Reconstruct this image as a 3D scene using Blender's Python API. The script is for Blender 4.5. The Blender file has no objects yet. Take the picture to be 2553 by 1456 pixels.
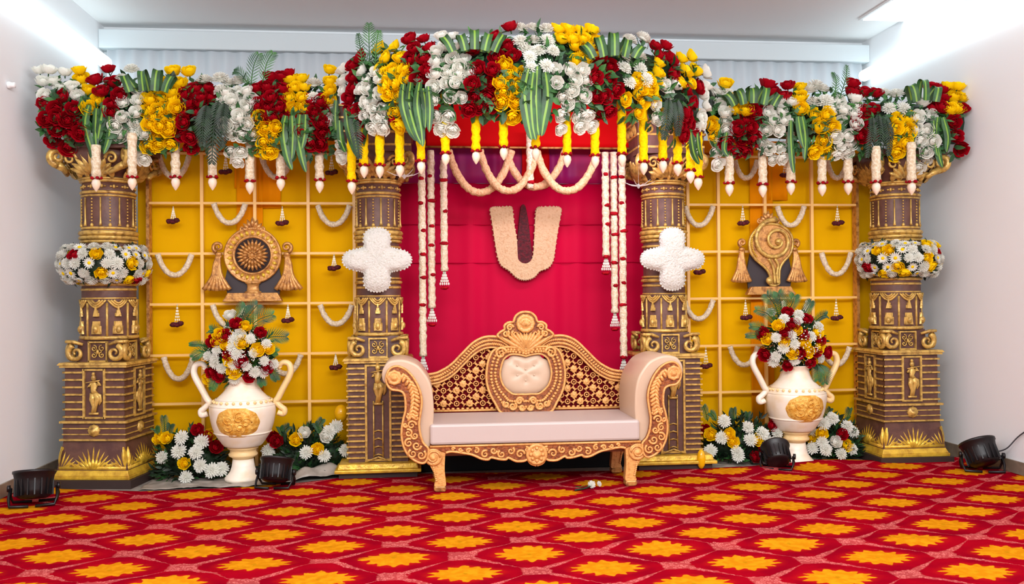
import bpy, math, random
from mathutils import Vector, Matrix, noise
PI = math.pi
random.seed(7)
SC = bpy.context.scene
COL = SC.collection
# ------------------------------------------------------------------ camera
F, W, H = 2228.0, 2553.0, 1456.0
YAW, PITCH, ROLL, EYE = math.atan(226/F), math.atan(12/F), 0.0085, 1.35
cam_d = bpy.data.cameras.new('camera'); cam_d.sensor_width = 36; cam_d.lens = 36*F/W; cam_d.clip_end = 60
cam = bpy.data.objects.new('camera', cam_d); COL.objects.link(cam); SC.camera = cam
R = Matrix.Rotation(-YAW, 4, 'Z') @ Matrix.Rotation(PI/2+PITCH, 4, 'X') @ Matrix.Rotation(-ROLL, 4, 'Z')
cam.matrix_world = Matrix.Translation((0, 0, EYE)) @ R
R3 = R.to_3x3()
def ray(px, py): return R3 @ Vector(((px-W/2)/F, -(py-H/2)/F, -1))
def P(px, py, Y):
    d = ray(px, py); t = Y/d.y
    return Vector((d.x*t, Y, EYE+d.z*t))
def FL(px, py):
    d = ray(px, py); t = -EYE/d.z
    return Vector((d.x*t, d.y*t, 0))
# ------------------------------------------------------------------ world, exposure, large lights
SC.view_settings.view_transform = 'Standard'; SC.view_settings.look = 'None'
SC.view_settings.exposure = 0.0; SC.view_settings.gamma = 1; SC.view_settings.use_curve_mapping = False
wd = bpy.data.worlds.new('hall'); SC.world = wd; wd.use_nodes = True
wd.node_tree.nodes['Background'].inputs[0].default_value = (.89, .955, 1, 1)
wd.node_tree.nodes['Background'].inputs[1].default_value = 1.1
def area(name, loc, rot, sx, sy, e, col=(1, 1, 1)):
    l = bpy.data.lights.new(name, 'AREA'); l.shape = 'RECTANGLE'; l.size = sx; l.size_y = sy; l.energy = e; l.color = col
    o = bpy.data.objects.new(name, l); COL.objects.link(o); o.location = loc; o.rotation_euler = rot
    return o
area('front_fill_light', (0.8, 0.6, 3.5), (math.radians(62), 0, 0), 5.5, 1.0, 355, (.98, .99, 1))  # unseen fill above the front, added and tilted to brighten the stage
area('mid_fill_light', (0.8, 3.9, 3.78), (math.radians(12), 0, 0), 5.0, 0.8, 50, (.97, .99, 1))  # unseen fill below the ceiling, added to lift the room
area('backdrop_tint_light', (1.2, 6.35, 2.55), (math.radians(58), 0, 0), 1.2, 0.1, 14, (1, .8, .95))  # added pinkish light under the flowers, tints the crimson cloth
# ------------------------------------------------------------------ materials
def lin(c):
    return tuple(((x/255)/12.92 if x/255 <= .04045 else ((x/255+.055)/1.055)**2.4) for x in c)
def mat(name, c, rough=.6, metal=0, bump=0, bs=30, c2=None, ns=12, tex='noise', emit=None, spec=.5, lo=.4, hi=.6, sheen=0):
    m = bpy.data.materials.new(name); m.use_nodes = True; nt = m.node_tree; b = nt.nodes['Principled BSDF']
    b.inputs['Base Color'].default_value = (*lin(c), 1); b.inputs['Roughness'].default_value = rough; b.inputs['Metallic'].default_value = metal
    b.inputs['Specular IOR Level'].default_value = spec
    if sheen: b.inputs['Sheen Weight'].default_value = sheen
    tc = nt.nodes.new('ShaderNodeTexCoord')
    if c2:
        if tex == 'noise':
            n = nt.nodes.new('ShaderNodeTexNoise'); n.inputs['Scale'].default_value = ns; n.inputs['Detail'].default_value = 4; fo = n.outputs['Fac']
        else:
            n = nt.nodes.new('ShaderNodeTexVoronoi'); n.inputs['Scale'].default_value = ns; fo = n.outputs['Distance']
            if tex == 'edge': n.feature = 'DISTANCE_TO_EDGE'
        nt.links.new(tc.outputs['Object'], n.inputs['Vector'])
        r = nt.nodes.new('ShaderNodeValToRGB'); r.color_ramp.elements[0].position = lo; r.color_ramp.elements[1].position = hi
        r.color_ramp.elements[0].color = (*lin(c), 1); r.color_ramp.elements[1].color = (*lin(c2), 1)
        nt.links.new(fo, r.inputs[0]); nt.links.new(r.outputs[0], b.inputs['Base Color'])
    if bump:
        n = nt.nodes.new('ShaderNodeTexNoise'); n.inputs['Scale'].default_value = bs; n.inputs['Detail'].default_value = 3
        nt.links.new(tc.outputs['Object'], n.inputs['Vector'])
        bp = nt.nodes.new('ShaderNodeBump'); bp.inputs['Strength'].default_value = bump; bp.inputs['Distance'].default_value = .01
        nt.links.new(n.outputs['Fac'], bp.inputs['Height']); nt.links.new(bp.outputs[0], b.inputs['Normal'])
    if emit:
        b.inputs['Emission Color'].default_value = (*emit[0], 1); b.inputs['Emission Strength'].default_value = emit[1]
    return m
M = dict(
 wall=mat('wall_paint', (234, 237, 240), .85, bump=.05, bs=60),
 trim=mat('cornice_paint', (206, 214, 218), .85),
 ceil=mat('ceiling_paint', (246, 246, 246), .9),
 base=mat('baseboard_stone', (120, 104, 88), .5, c2=(142, 126, 108), ns=8),
 floor=mat('grey_floor', (128, 122, 114), .6, c2=(150, 144, 136), ns=6),
 sheer=mat('sheer_curtain', (214, 220, 226), .9),
 led=mat('led_diffuser', (255, 255, 255), .5, emit=((.80, .97, 1), 3.0)),
 panel=mat('panel_diffuser', (255, 255, 255), .5, emit=((.8, .93, 1), 3)),
 whitep=mat('white_plastic', (235, 236, 236), .4),
 redcloth=mat('crimson_satin', (186, 0, 52), .6, bump=.04, bs=6, spec=.08),
 redband=mat('magenta_band', (134, 24, 104), .5, c2=(160, 14, 78), ns=2.2, spec=.2),
 valance=mat('scarlet_cloth', (176, 0, 4), .7, spec=.08),
 yel=mat('marigold_cloth', (226, 170, 0), .75, bump=.03, bs=5, spec=.06),
 orange=mat('backdrop_orange', (228, 138, 0), .7, spec=.06),
 grid=mat('pale_gold_lattice', (240, 190, 110), .4),
 gold=mat('antique_gold', (208, 170, 88), .36, .3, bump=.35, bs=45, c2=(132, 96, 46), ns=26, lo=.45, hi=.72),
 goldb=mat('bright_gold', (226, 186, 60), .35, .3, bump=.35, bs=50, c2=(170, 122, 36), ns=16, lo=.4, hi=.75),
 brown=mat('dark_umber', (82, 50, 44), .5, bump=.2, bs=40, c2=(98, 64, 52), ns=14),
 plinth=mat('plinth_brown', (52, 36, 32), .6),
 bronze=mat('bronze_gold', (200, 144, 78), .36, .35, bump=.3, bs=60, c2=(118, 66, 32), ns=30, lo=.45, hi=.75),
 board=mat('charcoal_board', (48, 38, 42), .6),
 sofag=mat('carved_sofa_gold', (226, 166, 96), .38, .1, bump=.4, bs=70, c2=(176, 108, 50), ns=42, lo=.5, hi=.8),
 sofad=mat('sofa_gold_recess', (158, 86, 36), .5, .1, bump=.5, bs=80, c2=(112, 52, 20), ns=50),
 maroon=mat('maroon_velvet', (92, 4, 16), .9, spec=.1),
 cream=mat('cream_leatherette', (204, 176, 150), .38, bump=.05, bs=30),
 seat=mat('ivory_seat', (194, 178, 172), .42, bump=.04, bs=20),
 sleg=mat('dark_gilt_wood', (122, 66, 28), .4, .1),
 vase=mat('vase_white', (244, 232, 214), .35, bump=.15, bs=22, c2=(236, 214, 178), ns=7, lo=.5, hi=.75),
 vgold=mat('vase_gold', (238, 190, 92), .4, .15, bump=.9, bs=45, c2=(214, 150, 50), ns=30),
 vtan=mat('vase_tan', (240, 206, 146), .4, bump=.3, bs=30),
 jas=mat('jasmine', (228, 214, 190), .8, bump=.8, bs=90, c2=(206, 184, 152), ns=60, spec=.15),
 jast=mat('jasmine_tan', (226, 188, 142), .8, bump=.8, bs=90, c2=(206, 158, 112), ns=60),
 mumw=mat('packed_white_petals', (206, 204, 196), .8, bump=1, bs=70, c2=(176, 172, 150), ns=55, lo=.55, hi=.8),
 mumc=mat('packed_cream_petals', (208, 174, 138), .9, spec=.1, bump=1, bs=70, c2=(186, 142, 102), ns=55, lo=.5, hi=.8),
 mumr=mat('packed_maroon_petals', (92, 0, 22), .8, bump=1, bs=70, c2=(60, 0, 14), ns=60),
 mary=mat('marigold_string', (244, 212, 0), .8, spec=.1, bump=.8, bs=80, c2=(250, 190, 0), ns=40),
 rr=mat('rose_red', (184, 4, 26), .6, c2=(146, 0, 22), ns=30, spec=.15),
 ry=mat('rose_yellow', (255, 226, 16), .6, c2=(252, 202, 0), ns=20, spec=.15),
 rw=mat('petal_white', (250, 250, 244), .6, c2=(240, 240, 230), ns=20, spec=.2),
 rp=mat('petal_cream', (246, 238, 214), .6),
 bud=mat('lotus_bud', (240, 212, 198), .5, c2=(226, 206, 160), ns=9),
 gr=mat('leaf_green', (44, 92, 40), .5, c2=(28, 64, 34), ns=14),
 grd=mat('leaf_dark', (26, 52, 28), .55, c2=(16, 34, 20), ns=14),
 grl=mat('leaf_lime', (116, 156, 50), .5),
 grf=mat('fern_green', (56, 112, 44), .55, c2=(34, 74, 46), ns=10),
 blk=mat('black_metal', (22, 18, 20), .38, .2),
 blk2=mat('black_lens', (34, 24, 26), .25),
 cable=mat('cable_grey', (60, 60, 64), .6),
 balloon=mat('gold_balloon', (232, 172, 14), .15),
 sheet=mat('plastic_sheet', (168, 158, 148), .3, bump=.6, bs=14, c2=(140, 132, 122), ns=9),
 black=mat('shadow_black', (8, 6, 8), .9),
)
for k_ in ('rr', 'ry', 'rw'):                      # thin petals let some light through
    nt = M[k_].node_tree; b = nt.nodes['Principled BSDF']; tr = nt.nodes.new('ShaderNodeBsdfTranslucent'); mx = nt.nodes.new('ShaderNodeMixShader')
    l = b.inputs['Base Color'].links[0].from_socket; nt.links.new(l, tr.inputs[0]); mx.inputs[0].default_value = .42 if k_ == 'rw' else .3
    nt.links.new(b.outputs[0], mx.inputs[1]); nt.links.new(tr.outputs[0], mx.inputs[2]); nt.links.new(mx.outputs[0], nt.nodes['Material Output'].inputs[0])
# clear acrylic
ac = bpy.data.materials.new('clear_acrylic'); ac.use_nodes = True
b = ac.node_tree.nodes['Principled BSDF']; b.inputs['Base Color'].default_value = (.95, .93, .95, 1)
b.inputs['Roughness'].default_value = .08; b.inputs['Alpha'].default_value = .28; M['acrylic'] = ac
# carpet
class X:
    nt = None
    def __init__(s, o): s.o = o
    @staticmethod
    def op(k, *a):
        n = X.nt.nodes.new('ShaderNodeMath'); n.operation = k
        for i, v in enumerate(a):
            if isinstance(v, X): X.nt.links.new(v.o, n.inputs[i])
            else: n.inputs[i].default_value = v
        return X(n.outputs[0])
    def __add__(s, v): return X.op('ADD', s, v)
    def __sub__(s, v): return X.op('SUBTRACT', s, v)
    def __mul__(s, v): return X.op('MULTIPLY', s, v)
    def abs(s): return X.op('ABSOLUTE', s)
def step(v, e0, e1):
    n = X.nt.nodes.new('ShaderNodeMapRange'); n.interpolation_type = 'SMOOTHSTEP'
    X.nt.links.new(v.o, n.inputs[0]); n.inputs[1].default_value = e0; n.inputs[2].default_value = e1
    n.inputs[3].default_value = 0; n.inputs[4].default_value = 1
    return X(n.outputs[0])
def mixc(fac, a, b2):
    n = X.nt.nodes.new('ShaderNodeMix'); n.data_type = 'RGBA'
    X.nt.links.new(fac.o, n.inputs[0])
    for i, v in ((6, a), (7, b2)):
        if isinstance(v, X): X.nt.links.new(v.o, n.inputs[i])
        else: n.inputs[i].default_value = (*lin(v), 1)
    return X(n.outputs[2])
cm = bpy.data.materials.new('carpet_pattern'); cm.use_nodes = True; X.nt = cm.node_tree
tc = X.nt.nodes.new('ShaderNodeTexCoord'); sx = X.nt.nodes.new('ShaderNodeSeparateXYZ'); X.nt.links.new(tc.outputs['Object'], sx.inputs[0])
def ntex(scale, kind='noise'):
    n = X.nt.nodes.new('ShaderNodeTexNoise' if kind == 'noise' else 'ShaderNodeTexVoronoi'); n.inputs['Scale'].default_value = scale
    X.nt.links.new(tc.outputs['Object'], n.inputs['Vector']); return X(n.outputs['Fac' if kind == 'noise' else 'Distance'])
n1 = ntex(34); n2 = ntex(5)
u = (X(sx.outputs[0])-0.20)*(1/.70); v = (X(sx.outputs[1])-6.04)*(1/.565)
u = u+(n1-.5)*.035; v = v+(n1-.5)*.045
p = u+v; q = u-v
fp = X.op('FRACT', p+.5)-.5; fq = X.op('FRACT', q+.5)-.5
du = (fp+fq)*.5; dv = (fp-fq)*.5
rx = du*(.70/.172); ry = dv*(.565/.122)
rr = X.op('POWER', X.op('POWER', rx.abs(), 1.35)+X.op('POWER', ry.abs(), 1.6), .68)
th = X.op('ARCTAN2', ry, rx)
rs = rr*(X.op('COSINE', th*14)*.13+1)
med = step(rs, 1.0, .93)
halo = step(rr, 1.35, .9)
dp = X.op('SUBTRACT', .5, fp.abs()); dq = X.op('SUBTRACT', .5, fq.abs())
wob = X.op('SINE', (p-q)*PI*2)*.02
line = step(X.op('MINIMUM', dp+wob, dq-wob).abs(), .031, .016)
vo = ntex(44, 'v')
lace = step((vo-.36).abs(), .05, .13)
knotd = dp+dq
knot = step(knotd+(n1-.5)*.14, .225, .185)
pink = X.op('MAXIMUM', line, knot)*(X.op('SUBTRACT', 1.0, lace*.65))
base = mixc(step(n2, .35, .65), (130, 4, 24), (148, 6, 24))
c = mixc(halo*.4, base, (192, 34, 12))
c = mixc(pink*.85, c, (206, 112, 106))
mc = mixc(step(ntex(24), .35, .62), (208, 138, 20), (192, 120, 14))
mc = mixc(step(rr, .12, .06)*.5, mc, (150, 110, 10))
c = mixc(med, c, mc)
b = X.nt.nodes['Principled BSDF']; X.nt.links.new(c.o, b.inputs['Base Color']); b.inputs['Roughness'].default_value = .9
b.inputs['Specular IOR Level'].default_value = 0
M['carpet'] = cm
# ------------------------------------------------------------------ mesh builder
def tag(o, label=None, cat=None, group=None, kind=None):
    if label: o['label'] = label
    if cat: o['category'] = cat
    if group: o['group'] = group
    if kind: o['kind'] = kind
    return o
def wl(o):
    v = Vector((0, 0, 0))
    while o: v += o.location; o = o.parent
    return v
def empty(name, loc, label=None, cat=None, group=None, rz=0):
    o = bpy.data.objects.new(name, None); COL.objects.link(o); o.location = loc; o.rotation_euler.z = rz; o.empty_display_size = .1
    return tag(o, label, cat, group)
class MB:
    def __init__(s): s.v = []; s.f = []; s.m = []; s.sm = []; s.cm = 0
    def add(s, vs, fs, smooth=True):
        n = len(s.v); s.v += [tuple(x) for x in vs]
        for f in fs: s.f.append([i+n for i in f]); s.m.append(s.cm); s.sm.append(smooth)
        return s
    def box(s, x0, x1, y0, y1, z0, z1, t=0, ty=None):       # t: inset of the top (frustum)
        ty = t if ty is None else ty
        vs = [(x0, y0, z0), (x1, y0, z0), (x1, y1, z0), (x0, y1, z0), (x0+t, y0+ty, z1), (x1-t, y0+ty, z1), (x1-t, y1-ty, z1), (x0+t, y1-ty, z1)]
        return s.add(vs, [(3, 2, 1, 0), (4, 5, 6, 7), (0, 1, 5, 4), (1, 2, 6, 5), (2, 3, 7, 6), (3, 0, 4, 7)], False)
    def lathe(s, prof, c=(0, 0, 0), seg=32, axis='Z', sx=1, sy=1, wave=None, caps=True):
        vs = []; fs = []
        for k, (r, z) in enumerate(prof):
            for i in range(seg):
                a = 2*PI*i/seg; q = r*(1+(wave[0]*math.cos(wave[1]*a) if wave else 0))
                x, y = q*math.cos(a)*sx, q*math.sin(a)*sy
                vs.append((c[0]+x, c[1]+y, c[2]+z) if axis == 'Z' else (c[0]+x, c[1]-z, c[2]+y))
        n = len(prof)
        for k in range(n-1):
            for i in range(seg):
                j = (i+1) % seg; fs.append((k*seg+i, k*seg+j, (k+1)*seg+j, (k+1)*seg+i))
        if caps:
            fs.append(tuple(range(seg))[::-1]); fs.append(tuple((n-1)*seg+i for i in range(seg)))
        return s.add(vs, fs)
    def tube(s, pts, r, seg=8, rough=0, flat=1.0, caps=True, closed=False):
        pts = [Vector(p) for p in pts]; n = len(pts); vs = []; fs = []; up = Vector((0, 1, 0.02))
        for k, p in enumerate(pts):
            t = (pts[(k+1) % n]-pts[k-1]) if closed else (pts[min(k+1, n-1)]-pts[max(k-1, 0)])
            t.normalize()
            a = t.cross(up)
            if a.length < .05: a = t.cross(Vector((1, 0, 0)))
            a.normalize(); b = a.cross(t).normalized()
            rk = r[k] if isinstance(r, (list, tuple)) else r
            for i in range(seg):
                w = 2*PI*i/seg; q = rk*(1+rough*(random.random()-.5))
                vs.append(p+a*math.cos(w)*q+b*math.sin(w)*q*flat)
        for k in range(n if closed else n-1):
            k2 = (k+1) % n
            for i in range(seg):
                j = (i+1) % seg; fs.append((k*seg+i, k*seg+j, k2*seg+j, k2*seg+i))
        if caps and not closed:
            fs.append(tuple(range(seg))[::-1]); fs.append(tuple((n-1)*seg+i for i in range(seg)))
        return s.add(vs, fs)
    def prism(s, poly, y0, y1, smooth=False, inset=0):       # poly in XZ, y0 front (small), y1 back
        n = len(poly)
        if inset:
            cx = sum(p[0] for p in poly)/n; cz = sum(p[1] for p in poly)/n
            rad = max(math.hypot(p[0]-cx, p[1]-cz) for p in poly); k = 1-inset/rad
            vs = [(cx+(x-cx)*k, y0, cz+(z-cz)*k) for x, z in poly]+[(x, y0+inset, z) for x, z in poly]+[(x, y1, z) for x, z in poly]
        else: vs = [(x, y0, z) for x, z in poly]+[(x, y1, z) for x, z in poly]
        L = len(vs)//n; fs = [tuple(range(n)), tuple(range((L-1)*n, L*n))[::-1]]
        s.add(vs, fs, False)
        base = len(s.v)-len(vs)
        for l in range(L-1):
            for i in range(n):
                j = (i+1) % n; s.f.append([base+l*n+i, base+(l+1)*n+i, base+(l+1)*n+j, base+l*n+j]); s.m.append(s.cm); s.sm.append(smooth)
        return s
    def ball(s, c, r, seg=10, rings=6, rough=0):
        if not isinstance(r, (tuple, list)): r = (r, r, r)
        vs = [(c[0], c[1], c[2]-r[2])]; fs = []
        for k in range(1, rings):
            ph = -PI/2+PI*k/rings
            for i in range(seg):
                a = 2*PI*i/seg; q = 1+rough*(random.random()-.5)
                vs.append((c[0]+r[0]*math.cos(ph)*math.cos(a)*q, c[1]+r[1]*math.cos(ph)*math.sin(a)*q, c[2]+r[2]*math.sin(ph)*q))
        vs.append((c[0], c[1], c[2]+r[2])); T = len(vs)-1
        for i in range(seg):
            j = (i+1) % seg; fs.append((0, 1+j, 1+i)); fs.append((T, T-seg+i, T-seg+j))
        for k in range(rings-2):
            for i in range(seg):
                j = (i+1) % seg; fs.append((1+k*seg+i, 1+k*seg+j, 1+(k+1)*seg+j, 1+(k+1)*seg+i))
        return s.add(vs, fs)
    def grid(s, fn, nu, nv):                                   # fn(u,v)->point, two-sided sheet
        vs = [fn(i/nu, j/nv) for j in range(nv+1) for i in range(nu+1)]
        fs = [(j*(nu+1)+i, j*(nu+1)+i+1, (j+1)*(nu+1)+i+1, (j+1)*(nu+1)+i) for j in range(nv) for i in range(nu)]
        return s.add(vs, fs)
    def xf(s, n, mtx):
        for i in range(n, len(s.v)): s.v[i] = tuple(mtx @ Vector(s.v[i]))
        return s
    def build(s, name, mats, parent=None, world=True, bevel=0, solid=0, sub=0):
        if not isinstance(mats, (list, tuple)): mats = [mats]
        v = [Vector(x) for x in s.v]; org = Vector((0, 0, 0))
        if parent is None and v:
            xs = [p.x for p in v]; ys = [p.y for p in v]; org = Vector(((min(xs)+max(xs))/2, (min(ys)+max(ys))/2, min(p.z for p in v)))
            v = [p-org for p in v]
        elif world and parent is not None:
            o = wl(parent); v = [p-o for p in v]
        me = bpy.data.meshes.new(name); me.from_pydata(v, [], s.f)
        for m in mats: me.materials.append(m)
        me.polygons.foreach_set('material_index', s.m); me.polygons.foreach_set('use_smooth', s.sm); me.update()
        ob = bpy.data.objects.new(name, me); COL.objects.link(ob); ob.location = org
        if parent is not None: ob.parent = parent
        if bevel:
            bv = ob.modifiers.new('b', 'BEVEL'); bv.width = bevel; bv.segments = 2; bv.limit_method = 'ANGLE'
        if solid:
            so = ob.modifiers.new('s', 'SOLIDIFY'); so.thickness = solid; so.offset = 0
        if sub:
            su = ob.modifiers.new('u', 'SUBSURF'); su.levels = sub; su.render_levels = sub
        return ob
def copy_tree(o, parent=None):
    c = o.copy(); COL.objects.link(c)
    if parent is not None: c.parent = parent
    for ch in [x for x in KIDS.get(o.name, [])]: copy_tree(ch, c)
    return c
KIDS = {}
def index_kids(root):
    def rec(o):
        KIDS[o.name] = [x for x in COL.objects if x.parent == o]
        for x in KIDS[o.name]: rec(x)
    rec(root)
def catm(pts, n=6, closed=False):
    pts = [tuple(p) for p in pts]; out = []; N = len(pts)
    for i in range(N if closed else N-1):
        if closed: a, b_, c_, d = pts[i-1], pts[i], pts[(i+1) % N], pts[(i+2) % N]
        else: a, b_, c_, d = pts[max(i-1, 0)], pts[i], pts[i+1], pts[min(i+2, N-1)]
        for k in range(n):
            t = k/n
            out.append(tuple(.5*(2*B+(-A+C)*t+(2*A-5*B+4*C-D)*t*t+(-A+3*B-3*C+D)*t**3) for A, B, C, D in zip(a, b_, c_, d)))
    if not closed: out.append(pts[-1])
    return out
def spiral(cx, cz, y, r, turns, a0=0, sgn=1, k=.12, n=26, tail=0):
    o = []
    for i in range(n+1):
        t = i/n; q = r*(1-(1-k)*t); a = a0+sgn*turns*2*PI*t
        o.append((cx+q*math.cos(a), y, cz+q*math.sin(a)))
    return o
def struct(o): o['kind'] = 'structure'; return o
# ------------------------------------------------------------------ room
XL, XR, YB, ZC = -2.87, 4.39, 8.5, 3.85
struct(MB().box(XL-.3, XR+.3, -1.5, YB+.3, -.1, -.012).build('floor', M['floor']))
struct(MB().box(XL-.15, XL, -1.5, YB, 0-.012, ZC).build('wall_left', M['wall']))
struct(MB().box(XR, XR+.15, -1.5, YB, 0-.012, ZC).build('wall_right', M['wall']))
struct(MB().box(XL-.15, XR+.15, YB, YB+.15, 0-.012, ZC).build('wall_back', M['wall']))
struct(MB().box(XL-.15, XR+.15, -1.5, YB+.15, ZC, ZC+.1).build('ceiling', M['ceil']))
struct(MB().box(XL, XL+.015, -1.5, YB, -.012, .1).build('baseboard_left', M['base']))
struct(MB().box(XR-.015, XR, -1.5, YB, -.012, .1).build('baseboard_right', M['base']))
struct(MB().box(XL, XR, YB-.16, YB, 3.62, 3.79).build('trim_1', M['trim'], bevel=.01))
mb = MB()
mb.grid(lambda u, v: (XL+.05+u*(XR-XL-.1), YB-.09+.012*math.sin(u*330)+.008*math.sin(u*121+1), .02+v*3.6), 700, 1)
o = mb.build('sheer_curtain', M['sheer'], solid=.004); tag(o, 'white sheer pleated curtain hanging across the back wall below the cornice', 'curtain')
# LED lights along the side walls
for (nm, x, sg, lb) in (('l', XL, 1, 'long glowing linear light along the top of the left wall'), ('r', XR, -1, 'long glowing linear light along the top of the right wall')):
    root = empty('linear_light', (x, 3.5, 3.45), lb, 'ceiling light', 'linear lights on the side walls')
    MB().box(min(x, x+sg*.035), max(x, x+sg*.035), -1.3, 8.38, 3.465, 3.495).build('housing', M['whitep'], root)
    MB().tube([(x+sg*.07, -1.25, 3.48), (x+sg*.07, 8.33, 3.48)], .055, 12).build('diffuser', M['led'], root)
root = empty('ceiling_panel_light', (2.62, 4.9, ZC), 'square recessed white ceiling light at the upper right edge', 'ceiling light')
p0 = P(2140, 46, 1); d = ray(2140, 46); t = (ZC-EYE)/d.z; px0, py0 = d.x*t, d.y*t
root.location = (px0+.4, py0-.4, ZC)
MB().box(px0, px0+.8, py0-.8, py0, ZC-.02, ZC).build('panel_frame', M['whitep'], root)
MB().box(px0+.03, px0+.77, py0-.77, py0-.03, ZC-.026, ZC-.02).build('panel_diffuser', M['panel'], root)
o = MB().lathe([(.0, -.005), (.022, -.005), (.026, .01), (.018, .025), (.02, .045), (.01, .05)], (0, 0, 0), 16, axis='Y')
d = ray(18, 212); t = XL/d.x; hz = EYE+d.z*t; hy = d.y*t
o.xf(0, Matrix.Translation((XL+.0055, hy, hz)) @ Matrix.Rotation(PI/2, 4, 'Z')); tag(o.build('wall_hook', M['whitep']), 'small white knob fixed high on the left wall', 'wall hook')
# ------------------------------------------------------------------ carpet
edge_px = [(0, 1236), (95, 1205), (152, 1222), (350, 1228), (620, 1217), (760, 1205), (860, 1192), (1010, 1184), (1110, 1183), (1560, 1176), (1600, 1172), (1760, 1170), (1880, 1165), (1960, 1152), (2080, 1146), (2200, 1152), (2369, 1142)]
edge = [FL(*e) for e in edge_px]; edge[0].x = XL+.02; edge[0].y = edge[1].y+.02; edge[-1].x = XR-.02
def cz(x, y):
    z = .006
    yl = 4.62+.045*(x-.5)+.12*math.sin(x*1.3+.6)                       # a long low wrinkle across the front
    z += .012*math.exp(-((y-yl)/.05)**2)
    z += .035*math.exp(-((y-6.75)/.10)**2)*math.exp(-((x-3.2)/.35)**2)      # lifted back edge by the right column
    z += .022*math.exp(-((y-6.62)/.09)**2)*math.exp(-((x-2.55)/.2)**2)
    return z
def ey(x):
    for a, b_ in zip(edge, edge[1:]):
        if a.x <= x <= b_.x: return a.y+(b_.y-a.y)*(x-a.x)/max(1e-6, b_.x-a.x)
    return edge[-1].y
mb = MB()
def cf(u, v):
    x = edge[0].x+u*(edge[-1].x-edge[0].x); y = -1.2+(v**.55)*(ey(x)+1.2); return (x, y, cz(x, y))
mb.grid(cf, 260, 150)
o = mb.build('patterned_carpet', M['carpet'], solid=.006); o.data.transform(Matrix.Translation(o.location)); o.location = (0, 0, 0)
tag(o, 'red carpet with yellow floral medallions and pink lacy lattice', 'carpet')
# ------------------------------------------------------------------ backdrops
def cloth(nm, m, x0, x1, y, z0, z1, amp, k, nu=260, par=None):
    mb = MB(); mb.grid(lambda u, v: (x0+u*(x1-x0), y+amp*math.sin(u*k)*(.5+.5*math.sin(u*k*.31+2))-.004*math.sin(v*9), z0+v*(z1-z0)), nu, 8)
    return mb.build(nm, m, par, solid=.004)
YR = 7.42
xa, xb = P(985, 700, YR).x, P(1625, 700, YR).x
ztop = P(1300, 355, YR).z; zb = P(1300, 458, YR).z
root = empty('crimson_backdrop', ((xa+xb)/2, YR, 0), 'crimson satin cloth backdrop behind the sofa with magenta upper band', 'backdrop')
cloth('satin_cloth', M['redcloth'], xa, xb, YR, .02, zb, .012, 60, par=root)
cloth('upper_band', M['redband'], xa, xb, YR-.012, zb, ztop+.25, .016, 95, par=root)['label'] = 'magenta pleated upper band'  # top part of the backdrop coloured magenta above the crimson
mb = MB()
c0 = P(1330, 400, YR-.03)
mb.grid(lambda u, v: (c0.x-.115+u*.23+(.02*math.sin(v*3)), YR-.035+.006*math.sin(u*20), zb-.04+v*.42), 24, 6); mb.build('centre_pleat', M['valance'], root, solid=.004)
mb = MB()
for zpx in (560, 655): 
    z = P(1300, zpx, YR-.02).z; mb.tube([(xa+.02, YR-.012, z), (xb-.02, YR-.012, z)], .004, 6)
mb.build('cloth_seam', M['redcloth'], root)
YV = 7.12
a, b_ = P(1062, 300, YV), P(1606, 300, YV)
z0, z1 = P(1330, 369, YV).z, P(1330, 215, YV).z
root = empty('red_valance', ((a.x+b_.x)/2, YV, z0), 'scarlet cloth valance under the arch of flowers above the sofa', 'valance')
cloth('valance_cloth', M['valance'], a.x, b_.x, YV, z0, z1, .006, 30, 120, root)
MB().tube([(a.x-.02, YV-.012, z0), (b_.x+.02, YV-.012, z0)], .009, 8).build('hem_rod', M['bronze'], root)
# yellow backdrops with gold lattice
YY, YG = 7.40, 7.30
def yellow(side, px0, px1, vpx, hpx, opx, lab, lab2):
    a, b_ = P(px0, 700, YY).x, P(px1, 700, YY).x
    cx = sum(px0+px1 for _ in (0,))/2
    zt = P(cx, 372 if side == 'l' else 380, YY).z
    root = empty('yellow_backdrop', ((a+b_)/2, YY, 0), lab, 'backdrop', 'yellow cloth backdrops')
    cloth('yellow_cloth', M['yel'], a, b_, YY, .02, zt, .010, 40, par=root)
    for o0, o1, zlo in opx:  # orange bands laid over the yellow cloth
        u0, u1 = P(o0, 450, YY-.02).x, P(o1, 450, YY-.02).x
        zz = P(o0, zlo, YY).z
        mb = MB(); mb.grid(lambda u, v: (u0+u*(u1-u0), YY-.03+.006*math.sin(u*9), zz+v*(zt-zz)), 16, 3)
        mb.build('orange_band', M['orange'], root, solid=.004)['label'] = 'orange vertical band'
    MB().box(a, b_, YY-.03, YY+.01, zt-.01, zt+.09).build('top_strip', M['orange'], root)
    g0, g1 = P(vpx[0], 700, YG).x, P(vpx[-1], 700, YG).x
    lr = empty('gold_lattice', ((g0+g1)/2, YG, 0), lab2, 'lattice', 'gold square lattices')
    zlo = .0
    ztg = P((vpx[0]+vpx[-1])/2, 384, YG).z
    for i, p_ in enumerate(vpx):
        x = P(p_, 700, YG).x
        ed = i == (0 if side == 'l' else len(vpx)-1)
        MB().box(x-.012, x+.012, YG-.014, YG+(.06 if ed else .014), zlo, ztg).build('lattice_upright', M['bronze' if ed else 'grid'], lr)
    for h in hpx:
        z = P((vpx[0]+vpx[-1])/2, h, YG).z
        MB().box(g0, g1, YG-.012, YG+.010, z-.0095, z+.0095).build('lattice_rail', M['grid'], lr)
    MB().box(g0-.02, g1+.02, YG-.02, YG+.03, -.012, .02).build('lattice_foot', M['plinth'], lr)
    return root
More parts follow.
